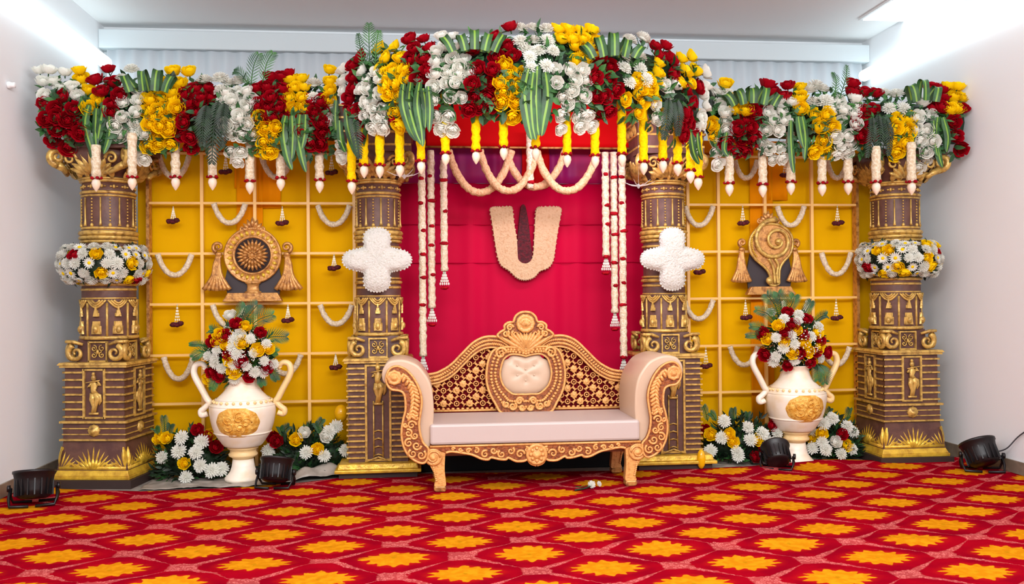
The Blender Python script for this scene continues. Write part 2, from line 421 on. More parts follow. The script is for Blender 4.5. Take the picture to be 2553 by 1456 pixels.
yellow('l', 345, 905, [370, 505, 637, 770, 884], [384, 507, 632, 757, 883, 1003], [(585, 640, 470), (645, 700, 520), (590, 655, 980)],
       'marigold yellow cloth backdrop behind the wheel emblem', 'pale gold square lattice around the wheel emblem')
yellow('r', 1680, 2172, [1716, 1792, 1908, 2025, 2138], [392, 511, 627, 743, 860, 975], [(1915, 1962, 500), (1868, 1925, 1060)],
       'marigold yellow cloth backdrop behind the conch emblem', 'pale gold square lattice around the conch emblem')
# added black block, stands in for the shadow behind the sofa
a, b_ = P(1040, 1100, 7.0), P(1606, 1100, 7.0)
tag(MB().box(a.x, b_.x, 7.0, 7.4, -.012, .30).build('shadow_block', M['black'], bevel=.01), 'low black block standing in for the shadow under the crimson backdrop behind the sofa', 'shadow block')
# ------------------------------------------------------------------ carved columns (local, axis at the origin, front is -Y)
def bars4(mb, h, t, z, dz, gap=None):
    """gold rib around a square box, h half size; gap = half width left open at the front and sides for a panel"""
    e = h+t
    if gap is None:
        mb.box(-e, e, -e, e, z-dz, z+dz)
    else:
        for (x0, x1) in ((-e, -gap), (gap, e)):
            mb.box(x0, x1, -e, -h+.004, z-dz, z+dz); mb.box(x0, x1, h-.004, e, z-dz, z+dz)
            mb.box(-e, -h+.004, x0, x1, z-dz, z+dz); mb.box(h-.004, e, x0, x1, z-dz, z+dz)
def face_xf(k, h):
    return Matrix.Rotation(k*PI/2, 4, 'Z') @ Matrix.Translation((0, -h, 0))
def leaf(mb, x, z, ang, L, w, y=0, th=.014):
    n0 = len(mb.v); vs = []; N = 7
    for i in range(N+1):
        t = i/N; ww = w*math.sin(PI*min(1, t*.9+.1))**.8*.5; yy = -th*(.4+.9*math.sin(PI*t))
        vs += [(-ww, 0, L*t), (0, yy-.006, L*t), (ww, 0, L*t)]
    fs = []
    for i in range(N): fs += [(i*3, i*3+1, i*3+4, i*3+3), (i*3+1, i*3+2, i*3+5, i*3+4)]
    mb.add(vs, fs); mb.xf(n0, Matrix.Translation((x, y, z)) @ Matrix.Rotation(ang, 4, 'Y'))
def figure(mb, s=1.0, mir=1):
    """small dancing flute player in relief, base at z=0, about .30 tall"""
    n0 = len(mb.v); g = lambda x, z, y=-.012: (x*mir, y, z)
    mb.ball(g(0, .268), (.019, .016, .023), 10, 8); mb.ball(g(-.002, .297), (.013, .012, .014), 8, 6)
    mb.tube([g(0, .25), g(0, .235), g(.004, .215), g(-.004, .18), g(.004, .155)], [.010, .016, .028, .020, .027], 10, flat=.6)
    mb.tube([g(.006, .155), g(.03, .12), g(.014, .075), g(.006, .015)], [.024, .023, .016, .011], 8, flat=.7)
    mb.tube([g(-.006, .155), g(-.014, .11), g(.0, .06), g(-.012, .012)], [.024, .021, .015, .011], 8, flat=.7)
    mb.tube([g(.004, .15), g(.045, .135), g(.05, .1), g(.04, .07)], [.02, .018, .012, .004], 8, flat=.6)
    mb.tube([g(-.024, .222), g(-.04, .2), g(-.015, .235)], [.011, .01, .007], 8)
    mb.tube([g(.024, .222), g(.05, .215), g(.03, .243), g(.012, .245)], [.011, .01, .008, .006], 8)
    mb.tube([g(-.05, .235, -.03), g(.055, .252, -.03)], .004, 6)
    mb.tube([g(-.035, .008), g(.035, .008)], .009, 8)
    mb.xf(n0, Matrix.Scale(s, 4))
def make_column(inner):
    root = empty('carved_column', (0, 0, 0))
    g = MB(); br = MB(); lf = MB()
    e = .285 if not inner else .27
    MB().box(-e-.02, e+.02, -e-.02, e+.02, -.012, .05).build('plinth', M['plinth'], root)
    zt = .86
    if not inner:
        MB().box(-e, e, -e, e, .05, .075).box(-e+.006, e-.006, -e+.006, e-.006, .075, .115, .018).build('base_moulding', M['goldb'], root, bevel=.004)
        br.box(-.262, .262, -.262, .262, .115, .33, .032)
        br.box(-.232, .232, -.232, .232, .33, .46)
        br.box(-.222, .222, -.222, .222, .46, zt)
        for z, d, t in ((.333, .006, .02), (.372, .004, .006), (.415, .004, .006), (.462, .008, .02)): bars4(g, .232, t, z, d)
        z = .50
        while z < zt-.02: bars4(g, .222, .013, z, .0065, gap=.085); z += .054
        fz, fh = .485, .365
    else:
        MB().box(-.32, .32, -.33, .30, .05, .075).box(-.30, .30, -.31, .28, .075, .115, .01).build('base_moulding', M['goldb'], root, bevel=.006)
        br.box(-.222, .222, -.222, .222, .115, zt)
        z = .15
        while z < zt-.02: bars4(g, .222, .014, z, .0065, gap=.10); z += .042
        fz, fh = .125, .725
    br.build('pedestal_body', M['brown'], root)
    h = .222
    for k in range(4):
        n0 = len(g.v); w = .075 if not inner else .088
        g.box(-w-.01, -w+.006, -.014, .004, fz, fz+fh); g.box(w-.006, w+.01, -.014, .004, fz, fz+fh)
        g.box(-w, w, -.014, .004, fz+fh-.014, fz+fh); g.box(-w, w, -.014, .004, fz, fz+.014)
        if inner:
            for xx in (-.034, .034): g.tube([(xx, -.008, fz+.02), (xx, -.008, fz+.45)], .006, 6)
            for q in range(4): g.tube([(-.03, -.006, fz+.04+q*.06), (0, -.012, fz+.05+q*.06), (.03, -.006, fz+.04+q*.06)], .006, 6)
            g.tube([(-.1, -.01, fz-.005), (-.05, -.012, fz+.01), (0, -.02, fz+.03), (.05, -.012, fz+.01), (.1, -.01, fz-.005)], .008, 6)
        g.xf(n0, face_xf(k, h))
        if not inner:
            n0 = len(g.v)
            g.lathe([(.0, -.006), (.042, -.006), (.046, .004), (.038, .014), (.02, .016), (.018, .022), (.0, .024)], (0, 0, .4), 20, axis='Y', wave=(.06, 8))
            g.xf(n0, face_xf(k, .232))
            n0 = len(lf.v)
            for i in range(-5, 6): leaf(lf, i*.010, .120, i*.23, .19-abs(i)*.012, .046, 0)
            for i in range(-2, 3): leaf(lf, i*.01, .12, i*.3, .09-abs(i)*.008, .03, -.012)
            for sx_ in (-1, 1):
                for i in range(5): leaf(lf, sx_*(.248-i*.008), .12, -sx_*i*.24, .165-i*.010, .042, 0)
                lf.tube([(sx_*x, -.008, z) for x, z in ((.05, .125), (.09, .165), (.13, .14), (.17, .165), (.22, .13))], .014, 6)
            lf.tube([(-.25, -.006, .130), (.25, -.006, .130)], .018, 6)
            lf.xf(n0, Matrix.Rotation(k*PI/2, 4, 'Z') @ Matrix.Translation((0, -.262, 0)) @ Matrix.Rotation(-math.atan(.032/.215), 4, 'X') @ Matrix.Translation((0, 0, 0)))
    # top ledge
    g.box(-.25, .25, -.25, .25, zt, zt+.018).box(-.262, .262, -.262, .262, zt+.018, zt+.036, .012)
    g.build('pedestal_trim', M['gold'], root)
    if lf.v: lf.build('leaf_carving', M['goldb'], root)
    for k in ((0, 1, 3)):
        fm = MB(); figure(fm, 1.0 if not inner else 1.05, -1 if k == 1 else 1)
        fm.xf(0, face_xf(k, h) @ Matrix.Translation((0, 0, fz+.03 if not inner else fz+.42))); fm.build('figure_relief', M['gold'], root)
    # scroll block
    b0 = zt+.036
    sb = MB(); sb.box(-.165, .165, -.165, .165, b0, b0+.165, .008); sb.build('scroll_block', M['brown'], root)
    sg = MB()
    for k in range(4):
        n0 = len(sg.v)
        for (x0, x1, z0, z1) in ((-.072, -.062, 0, .15), (.062, .072, 0, .15), (-.07, .07, 0, .012), (-.07, .07, .14, .152)): sg.box(x0, x1, -.016, .01, z0, z1)
        for i, (cx, cz_) in enumerate(((-.03, .05), (.03, .05), (-.03, .1), (.03, .1))):
            sg.tube(spiral(cx, cz_, -.008, .024, 1.3, PI/2, 1 if i % 2 else -1), .005, 5)
        sg.ball((0, -.012, .075), (.012, .01, .02), 8, 6)
        for s_ in (-1, 1):
            sg.tube([(s_*(.145-x), -.045-.02*0, z) for x, z in [(p[0], p[2]) for p in spiral(0, .068, 0, .062, 1.35, PI/2+.4, 1)]], [.022-.0006*i for i in range(27)], 7)
            sg.tube([(s_*.10, -.03, .13), (s_*.16, -.05, .15), (s_*.215, -.05, .152)], [.010, .014, .012], 7)
        sg.xf(n0, Matrix.Rotation(k*PI/2, 4, 'Z') @ Matrix.Translation((0, -.165, b0)))
    sg.build('block_scroll', M['gold'], root)
    # shaft
    r = .192 if not inner else .172
    z0 = b0+.165; q = r/.2
    sh = MB(); sh.lathe([(r*1.04, z0), (r*1.04, z0+.012), (r, z0+.015), (r*.985, 1.45), (r*.95, 1.46), (r*.95, 1.79), (r*.96, 1.88), (r*.96, 2.13), (r*.95, 2.25)], seg=40)
    sh.build('shaft', M['brown'], root)
    tr = MB(); rz = lambda a, z, hgt, t: tr.lathe([(a, z-hgt), (a+t*.7, z-hgt*.8), (a+t, z), (a+t*.7, z+hgt*.8), (a, z+hgt)], seg=40, caps=False)
    rz(r, z0+.012, .014, .018)
    for z, hg, t in ((1.365, .007, .008), (1.43, .010, .012), (1.47, .014, .02), (1.50, .008, .012)): rz(r*.96, z, hg, t)
    for z, hg, t in ((1.74, .01, .012), (1.785, .012, .02), (1.815, .016, .028), (1.85, .02, .03), (1.885, .010, .012), (2.125, .008, .012), (2.15, .012, .018), (2.235, .012, .02), (2.252, .01, .03)): rz(r*.95, z, hg, t)
    NA = 8
    for i in range(NA):
        a = 2*PI*i/NA+PI/2+PI/NA; ca, sa = math.cos(a), math.sin(a)
        def pt(da, z, dr=0, a=a): rr_ = r+dr; return (rr_*math.cos(a+da), rr_*math.sin(a+da), z)
        s2 = PI/NA
        tr.tube([pt(0, z0+.02), pt(0, 1.33)], .010*q, 6)                                   # pilaster
        for j in range(3): tr.tube([pt(-s2*(.9-.25*j)+s2*2*(.9-.25*j)*t/10+s2, 1.352-(.055-.016*j)*math.sin(PI*t/10), .004+.003*j) for t in range(11)], .009*q, 6)
        am = s2
        for (w, za, zb_) in ((.5, .04, .10), (.4, .10, .135), (.3, .17, .195), (.2, .195, .215), (.1, .215, .245)):
            wv = w*s2; tr.add([pt(am-wv, z0+za, .002), pt(am-wv, z0+zb_, .002), pt(am+wv, z0+zb_, .002), pt(am+wv, z0+za, .002), pt(am-wv*.8, z0+za, .016), pt(am-wv*.6, z0+zb_, .014), pt(am+wv*.6, z0+zb_, .014), pt(am+wv*.8, z0+za, .016)],
               [(4, 7, 6, 5), (0, 4, 5, 1), (3, 2, 6, 7), (1, 5, 6, 2), (0, 3, 7, 4)], False)
        tr.ball(pt(am, z0+.075, .014), (.022*q, .022*q, .028), 8, 6)
    for i in range(18):
        a = 2*PI*i/18; rr_ = r*.96+.004; p = lambda z, dr=0: ((rr_+dr)*math.cos(a), (rr_+dr)*math.sin(a), z)
        if i % 2:
            for k in range(9): tr.ball(p(1.915+.023*k), .0075, 6, 4)
            tr.ball(p(1.905), (.014, .014, .014), 6, 5)
        else:
            tr.tube([p(1.90), p(1.92), p(1.95), p(2.11)], [.014, .010, .006, .006], 6)
    for i in range(14):
        a = 2*PI*i/14; rr_ = r*.96
        for dz, dr in ((0, .008),): tr.ball((rr_*math.cos(a), rr_*math.sin(a), 2.192), (.012, .012, .016), 6, 5)
        for s_ in (-1, 1): tr.ball((rr_*math.cos(a+s_*.11), rr_*math.sin(a+s_*.11), 2.192), (.012, .012, .008), 6, 4)
    tr.build('shaft_trim', M['gold'], root)
    cp = MB(); cp.lathe([(r*.97, 2.24), (r*1.1, 2.29), (r*1.32, 2.35), (r*1.5, 2.40), (r*1.55, 2.46)], seg=32); cp.box(-.29*q-.01, .29*q+.01, -.29*q-.01, .29*q+.01, 2.455, 2.50); inner and cp.box(-.25, .25, -.25, .25, 2.50, 2.80, -.03); cp.build('capital', M['brown'], root)
    cg = MB()
    for k in range(4):
        n0 = len(cg.v)
        for i in range(-4, 5): leaf(cg, i*.014, 0, i*.30, .17-abs(i)*.012, .05, 0, .02)
        for i in range(-2, 3): leaf(cg, i*.06, -.035, 0, .08, .05, .01, .02)
        cg.xf(n0, Matrix.Rotation(k*PI/2, 4, 'Z') @ Matrix.Translation((0, -r*1.06, 2.28)) @ Matrix.Rotation(.50, 4, 'X'))
        n0 = len(cg.v)
        cg.tube(spiral(0, 0, 0, .062, 1.5, -PI/2, 1), [.028-.0007*i for i in range(27)], 7)
        cg.tube([(.0, 0, -.06), (-.05, .03, -.08), (-.09, .08, -.12)], [.03, .026, .016], 7)
        cg.xf(n0, Matrix.Rotation(k*PI/2+PI/4, 4, 'Z') @ Matrix.Translation((0, 0, 0)) @ Matrix.Translation((0, -.33*q-.04, 2.40)) @ Matrix.Rotation(PI/2, 4, 'Z') @ Matrix.Scale(-1, 4, Vector((1, 0, 0))))
        n0 = len(cg.v)
        for s_ in (-1, 1): cg.tube([(s_*(p_[0]), p_[1], p_[2]) for p_ in spiral(.16*q, 0, 0, .048, 1.4, PI, -1)], [.014-.0003*i for i in range(27)], 6)
        cg.xf(n0, Matrix.Rotation(k*PI/2, 4, 'Z') @ Matrix.Translation((0, -.27*q, 2.385)))
    if inner:
        for z in (2.505, 2.60, 2.70, 2.79): bars4(cg, .25+(z-2.5)*.1, .012, z, .008)
        for k in range(4):
            for x in (-.17, -.06, .06, .17):
                n0 = len(cg.v); leaf(cg, x, 2.61, 0, .08, .06, 0, .02); cg.xf(n0, Matrix.Rotation(k*PI/2, 4, 'Z') @ Matrix.Translation((0, -.262, 0)))
    cg.build('capital_carving', M['gold'], root)
    index_kids(root)
    return root
YC = 7.03
cols = []
c_out = make_column(False); c_in = make_column(True)
for (src, px, rz, lab) in ((c_out, 272, -.15, 'ornate brown and gold carved column nearest the left wall'), (c_in, 944, 0, 'carved brown and gold column left of the sofa'),
                           (c_in, 1655, 0, 'carved brown and gold column right of the sofa'), (c_out, 2233, 0, 'ornate brown and gold carved column nearest the right wall')):
    o = src if src not in cols else copy_tree(src)
    cols.append(o); x = P(px, 700, YC).x
    o.location = (x, YC, 0); o.rotation_euler.z = rz; tag(o, lab, 'column', 'four carved columns')
# ------------------------------------------------------------------ sofa
YF = 6.20; YBK = 6.82
def E(zx, zy, Y): return P(940+zx/3.034, 760+zy/3.034, Y)
XC = E(1202, 900, YF).x; XB = XC
sofa = empty('carved_sofa', (XC, 6.5, 0), 'cream upholstered sofa with carved golden frame in the middle of the stage', 'sofa')
_eb = E(1160, 500, YBK).x
def LF(zx, zy, Y=YF): p = E(zx, zy, Y); return (p.x-XC, p.z)
def LB(zx, zy): p = E(zx, zy, YBK); return (p.x-_eb, p.z)
def LBc(zx, zy): return LB(zx, zy)
def side(pts, s, c=None): 
    c = XC if c is None else c
    o = [(c+s*x, z) for x, z in pts]
    return o
armc = [(35, 545), (42, 490), (75, 440), (120, 420), (190, 415), (250, 430), (310, 460), (355, 510), (395, 575), (418, 650), (428, 740), (430, 840), (420, 950), (405, 1060), (385, 1085), (330, 1095), (262, 1060), (232, 1000), (228, 900), (252, 800), (252, 700), (225, 652), (165, 632), (90, 612), (50, 590)]
armg = [(70, 548), (80, 602), (112, 637), (165, 645), (200, 664), (214, 712), (216, 790), (200, 860), (188, 930), (188, 1000), (205, 1075), (240, 1135), (300, 1180), (350, 1192), (378, 1165), (388, 1110), (385, 1078), (350, 1040), (328, 980), (318, 900), (328, 820), (338, 740), (330, 670), (305, 600), (265, 535), (215, 487), (150, 462), (95, 485)]
for s in (-1, 1):
    s_ = -s                                     # LF gives negative x for the left half
    ac_ = catm([LF(*p) for p in armc], 4, True); ag = catm([LF(*p) for p in armg], 4, True)
    arm = MB().prism(side(ac_, s), YF+.02, 6.74, True).build('arm_rest', M['cream'], sofa, bevel=.02)
    arm.modifiers['b'].angle_limit = math.radians(50)
    fr = MB().prism(side(ag, s), YF-.03, YF+.03, True).build('arm_front_panel', M['sofad'], sofa, bevel=.006)
    cv = MB()
    cv.tube([(x, YF-.03, z) for x, z in side(ag, s)], .0085, 6, closed=True)
    c0 = LF(132, 548); c0x = XC+s*c0[0]
    cv.lathe([(.0, .0), (.050, .0), (.052, .012), (.038, .016), (.030, .010), (.022, .014), (.016, .028), (.0, .034)], (c0x, YF-.03, c0[1]), 24, axis='Y', wave=(.06, 8))
    spine = catm([LF(*p) for p in ((205, 540), (262, 610), (285, 690), (278, 780), (262, 850))], 6)
    for i, (x, z) in enumerate(spine):
        if i % 2 == 0:
            t = i/len(spine)
            for o_ in (-1, 1):
                n0 = len(cv.v); cv.ball((0, 0, 0), (.030, .014, .012), 8, 5)
                cv.xf(n0, Matrix.Translation((XC+s*(x+o_*.014), YF-.034, z)) @ Matrix.Rotation(s*(o_*.9-.2), 4, 'Y'))
    for (zx, zy, rr_, sg, a0) in ((262, 905, 34, 1, 0), (238, 965, 30, -1, 2), (285, 985, 26, 1, 3), (240, 1040, 34, 1, 1), (300, 1060, 34, -1, 0), (270, 1120, 34, 1, 2), (335, 1130, 36, -1, 1), (215, 905, 18, -1, 0), (300, 850, 18, 1, 1), (235, 840, 18, -1, 2)):
        c = LF(zx, zy); r_ = rr_/3.034/357
        cv.tube([(XC+s*(c[0]+(q[0])), YF-.036, c[1]+q[2]) for q in spiral(0, 0, 0, r_, 1.4, a0, sg)], [.0095-.00022*i for i in range(27)], 6)
    cv.build('scroll_carving', M['sofag'], fr)
    # corner block and leg
    blk = MB(); c = LF(425, 1148)
    blk.lathe([(.0, -.02), (.060, -.02), (.062, .0), (.050, .008), (.042, .002), (.026, .004), (.02, .016), (.0, .02)], (XC+s*c[0], YF-.02, c[1]), 24, axis='Y')
    blk.tube([(XC+s*(c[0]+q[0]), YF-.03, c[1]+q[2]) for q in spiral(0, 0, 0, .048, 1.6, 0, 1)], .007, 6)
    blk.build('corner_rosette', M['sofag'], sofa)
    lg = [(372, 1165), (400, 1215), (430, 1275), (442, 1330), (436, 1372), (515, 1372), (520, 1330), (512, 1250), (514, 1170), (520, 1125), (550, 1105), (560, 1080), (400, 1080)]
    ft = [(436, 1368), (428, 1392), (440, 1412), (516, 1412), (524, 1390), (516, 1368)]
    for y0 in (YF-.01, 6.66):
        k = MB(); pl = [LF(*p) for p in lg]; fp_ = [LF(*p) for p in ft]
        mz = min(z for x, z in fp_); fp_ = [(x, z-mz+.009) if z < mz+.02 else (x, z) for x, z in fp_]
        k.prism(side(catm(pl, 3, True), s), y0, y0+.07, True)
        for i in range(9):
            a = LF(425+i*3, 1215+i*14); k.ball((XC+s*a[0], y0-.004, a[1]), (.010, .008, .008), 6, 5)
        L_ = k.build('leg', M['sofag'], sofa, bevel=.006)
        MB().prism(side(fp_, s), y0-.012, y0+.075, True).build('foot', M['bronze'], L_, bevel=.008)
# seat
z1 = LF(402, 905)[1]; z0 = LF(402, 1062)[1]; xs = abs(LF(400, 1000)[0])
cush = MB().box(XC-xs, XC+xs, YF-.012, YBK+.0, z0, z1).build('seat_cushion', M['seat'], sofa, bevel=.018)
MB().box(XC-xs+.03, XC+xs-.03, YF+.045, YBK+.05, z0-.085, z0-.002).build('seat_frame', M['sleg'], sofa)
ap = [(398, 1064), (398, 1085), (470, 1100), (520, 1115), (560, 1106), (640, 1115), (720, 1130), (790, 1160), (840, 1165), (862, 1150), (920, 1162), (972, 1165), (992, 1152), (1050, 1178), (1110, 1176), (1135, 1165), (1160, 1195), (1202, 1210)]
al = [LF(*p) for p in ap]; poly = al+[(-x, z) for x, z in al[::-1][1:]]
apron = MB().prism(side(poly, 1), YF-.022, YF+.04, False).build('apron', M['sofad'], sofa, bevel=.004)
cv = MB(); lo = catm(al[3:], 4)
for s in (-1, 1):
    cv.tube([(XC+s*x, YF-.024, z) for x, z in lo], .009, 6)
    for (zx, zy, rr_, sg, a0) in ((1080, 1125, 34, 1, 0), (1010, 1100, 28, -1, 1), (940, 1125, 30, 1, 2), (880, 1098, 26, -1, 0), (815, 1125, 30, 1, 1), (750, 1098, 22, -1, 2), (690, 1100, 20, 1, 0), (630, 1092, 16, -1, 0), (575, 1086, 12, 1, 0), (1130, 1090, 20, -1, 2)):
        c = LF(zx, zy); r_ = rr_/3.034/357
        cv.tube([(XC+s*(c[0]+q[0]), YF-.026, c[1]+q[2]) for q in spiral(0, 0, 0, r_, 1.3, a0, sg)], [.0095-.0002*i for i in range(27)], 6)
    t0, t1 = LF(400, 1070), LF(1202, 1070); cv.tube([(XC+s*t0[0], YF-.024, t0[1]), (XC, YF-.024, t0[1])], .008, 6)
c = LF(1202, 1125)
cv.lathe([(.0, .0), (.072, .0), (.076, .012), (.062, .020), (.052, .012), (.034, .014), (.026, .026), (.0, .03)], (XC, YF-.022, c[1]), 28, axis='Y')
for i in range(8): cv.ball((XC+.042*math.cos(i*PI/4), YF-.040, c[1]+.042*math.sin(i*PI/4)), (.013, .008, .013), 6, 5)
cv.build('apron_carving', M['sofag'], apron)
# back
S_ = lambda pts, s, Y: [(XB+s*x, Y, z) for x, z in pts]
up = catm([LB(*p) for p in ((408, 528), (470, 518), (520, 500), (600, 450), (680, 370), (760, 290), (830, 250), (900, 238), (990, 250), (1040, 290))], 5)
dn = catm([LB(*p) for p in ((408, 602), (470, 594), (530, 578), (610, 532), (690, 455), (765, 380), (830, 338), (890, 322), (950, 325), (1010, 345))], 5)
def inpoly(x, z, poly):
    r = False; n = len(poly)
    for i in range(n):
        (x1, z1_), (x2, z2) = poly[i-1], poly[i]
        if (z1_ > z) != (z2 > z) and x < (x2-x1)*(z-z1_)/(z2-z1_)+x1: r = not r
    return r
zb0 = LB(430, 812)[1]
for s in (-1, 1):
    rail = MB().prism([(XB+s*x, z) for x, z in up+dn[::-1]], YBK-.01, YBK+.075, True).build('back_rail', M['sofad'], sofa, bevel=.008)
    cv = MB(); cv.tube(S_(up, s, YBK-.012), .010, 6); cv.tube(S_(dn, s, YBK-.012), .008, 6)
    for k_ in (.36, .68):
        for i in range(0, len(up)):
            for h_ in (0,):
                j = min(i+1, len(up)-1); a = up[i][0]*(1-h_)+up[j][0]*h_, up[i][1]*(1-h_)+up[j][1]*h_; b_ = dn[i][0]*(1-h_)+dn[j][0]*h_, dn[i][1]*(1-h_)+dn[j][1]*h_
                x, z = a[0]*(1-k_)+b_[0]*k_, a[1]*(1-k_)+b_[1]*k_
                n0 = len(cv.v); cv.ball((0, 0, 0), (.015, .013, .0085), 6, 4); cv.xf(n0, Matrix.Translation((XB+s*x, YBK-.014, z)) @ Matrix.Rotation(s*(.5 if k_ < .5 else -.9), 4, 'Y'))
    cv.build('rail_carving', M['sofag'], rail)
    reg = dn+[LB(1010, 780), (LB(1010, 780)[0], zb0), (LB(408, 800)[0], zb0)]
    lp = MB().prism([(XB+s*x, z) for x, z in reg], YBK+.03, YBK+.06).build('lattice_backing', M['maroon'], sofa)
    cv = MB(); pt_ = .0500
    x0, zz0 = LB(690, 598)
    for i in range(-14, 16):
        for j in range(-9, 12):
            x, z = x0+i*pt_, zz0+j*pt_
            if not inpoly(x, z, dn+[LB(980, 790), LB(425, 790)]) or x > LB(900, 500)[0]: continue
            X_ = XB+s*x
            if (i+j) % 2 == 0 and (i-j) % 4 == 0:
                cv.lathe([(.0, -.01), (.027, -.01), (.029, .004), (.018, .010), (.012, .006), (.008, .016), (.0, .018)], (X_, YBK+.012, z), 14, axis='Y', wave=(.14, 7))
            elif (i+j) % 2 == 0:
                cv.tube([(X_+.019*math.cos(a*.628), YBK+.010, z+.019*math.sin(a*.628)) for a in range(10)], .0052, 5, closed=True)
                cv.ball((X_, YBK+.008, z), (.007, .006, .007), 6, 4)
            else:
                a = PI/4 if ((i-j-1) % 4 == 0) else -PI/4
                for o_ in (-1, 1):
                    cx = X_+o_*.012*math.sin(a); cz_ = z-o_*.012*math.cos(a)*(1)
                    cv.tube([(cx+.017*math.cos(a+o_*t), YBK+.010, cz_+.017*math.sin(a+o_*t)) for t in (-.2, .5, 1.2, 1.9, 2.6, 3.3)], .0050, 5)
    b0_, b1_ = LB(430, 800), LB(980, 800)
    cv.tube([(XB+s*b0_[0], YBK+.0, zb0+.008), (XB+s*b1_[0], YBK+.0, zb0+.008)], .010, 6)
    for i in range(16):
        x = b0_[0]+(b1_[0]-b0_[0])*i/15; cv.ball((XB+s*x, YBK-.002, zb0+.022), (.014, .01, .010), 6, 4)
    cv.build('lattice_carving', M['sofag'], lp)
# medallion
def ringpts(l): L = catm([LB(*p) for p in l], 6); return L+[(-x, z) for x, z in L[::-1][1:-1]]
ro = ringpts([(1160, 330), (1060, 318), (985, 320), (915, 345), (878, 420), (864, 510), (868, 590), (890, 665), (930, 740), (975, 808), (1060, 815), (1160, 812)])
ri = ringpts([(1160, 385), (1100, 372), (1045, 372), (1000, 400), (980, 440), (966, 510), (975, 570), (1000, 620), (1045, 660), (1075, 672), (1120, 672), (1160, 672)])
n = len(ro)
mb = MB()
for (yy, k_) in ((YBK+.03, 0),): pass
vs = [(XB+x, YBK+.02, z) for x, z in ro]+[(XB+x, YBK-.04, z) for x, z in ro]+[(XB+x, YBK-.04, z) for x, z in ri]+[(XB+x, YBK+.02, z) for x, z in ri]
fs = []
for l in range(4):
    for i in range(n): j = (i+1) % n; a_, b2 = l*n, ((l+1) % 4)*n; fs.append((a_+i, a_+j, b2+j, b2+i))
mb.add(vs, fs, False); med = mb.build('medallion_frame', M['sofad'], sofa)
cv = MB(); cv.tube([(XB+x, YBK-.042, z) for x, z in ro], .010, 6, closed=True); cv.tube([(XB+x, YBK-.042, z) for x, z in ri], .008, 6, closed=True)
for k_ in (.34, .64):
    for i in range(n):
        x, z = ro[i][0]*(1-k_)+ri[i][0]*k_, ro[i][1]*(1-k_)+ri[i][1]*k_
        
        if i % 2: continue
        cv.ball((XB+x, YBK-.046, z), (.0135, .013, .0115), 6, 4)
for s in (-1, 1):
    for (zx, zy, rr_, sg, a0) in ((970, 362, 46, 1, 0), (1060, 760, 30, -1, 1), (1110, 720, 28, 1, 0), (1010, 745, 24, 1, 2), (1130, 770, 22, -1, 0)):
        c = LB(zx, zy); r_ = rr_/3.034/330
        cv.tube([(XB+s*(c[0]+q[0]), YBK-.055, c[1]+q[2]) for q in spiral(0, 0, 0, r_, 1.7, a0, sg)], [.012-.0003*i for i in range(27)], 6)
    for i in range(6):
        n0 = len(cv.v); leaf(cv, 0, 0, 0, .16-.012*i, .034, 0, .02); a = LB(1160, 365-i*6)
        cv.xf(n0, Matrix.Translation((XB, YBK-.035, a[1]+.006*i)) @ Matrix.Rotation(s*(.88-.2*i), 4, 'Y'))
cv.build('medallion_carving', M['sofag'], med)
ci = catm([LB(*p) for p in ((1160, 392), (1110, 378), (1060, 375), (1030, 405), (990, 425), (972, 480), (966, 530), (980, 590), (1000, 625), (1060, 660), (1110, 672), (1160, 674))], 4)
ci = ci+[(-x, z) for x, z in ci[::-1][1:-1]]
cx0, cz0 = 0, sum(z for x, z in ci)/len(ci)
mb = MB(); L = 6; vs = []
tfs = [(0, .03), (-.065, .06), (.065, .06), (-.065, -.015), (.065, -.015), (0, -.055)]
for k in range(L):
    t = 1-k/L
    for x, z in ci:
        X_, Z_ = x*t, cz0+(z-cz0)*t; y = YBK-.012-.032*math.sqrt(max(0, 1-t**3))
        for tx, tz in tfs: y += .016*math.exp(-((X_-tx)**2+(Z_-cz0-tz)**2)/.0006)
        vs.append((XB+X_, y, Z_))
m_ = len(ci); vs.append((XB, YBK-.044, cz0)); fs = []
for k in range(L-1):
    for i in range(m_): j = (i+1) % m_; fs.append((k*m_+i, k*m_+j, (k+1)*m_+j, (k+1)*m_+i))
for i in range(m_): fs.append(((L-1)*m_+i, (L-1)*m_+(i+1) % m_, L*m_))
mb.add(vs, fs); mc_ = mb.build('medallion_cushion', M['cream'], sofa)
mb = MB(); 
for tx, tz in tfs: mb.ball((XB+tx, YBK-.036, cz0+tz), (.007, .005, .007), 8, 6)
mb.build('tuft_button', M['cream'], mc_)
# crest
cr = catm([LB(*p) for p in ((1160, 52), (1115, 60), (1080, 90), (1066, 128), (1030, 132), (1000, 155), (1000, 185), (968, 205), (948, 232), (990, 262), (1050, 300), (1100, 340), (1160, 372))], 4)
poly = cr+[(-x, z) for x, z in cr[::-1][1:-1]]
crest = MB().prism([(XB+x, z) for x, z in poly], YBK-.03, YBK+.05, True).build('crest', M['sofad'], sofa, bevel=.008)
cv = MB(); cv.tube([(XB+x, YBK-.034, z) for x, z in poly], .010, 6, closed=True)
kc = LB(1160, 140)
cv.lathe([(.0, .0), (.068, .0), (.072, .010), (.056, .016), (.046, .010), (.03, .012), (.022, .026), (.0, .03)], (XB, YBK-.034, kc[1]), 24, axis='Y', wave=(.04, 10))
for i in range(7): n0 = len(cv.v); leaf(cv, 0, 0, (i-3)*.33, .05, .022, 0, .016); cv.xf(n0, Matrix.Translation((XB, YBK-.05, kc[1]-.02)))
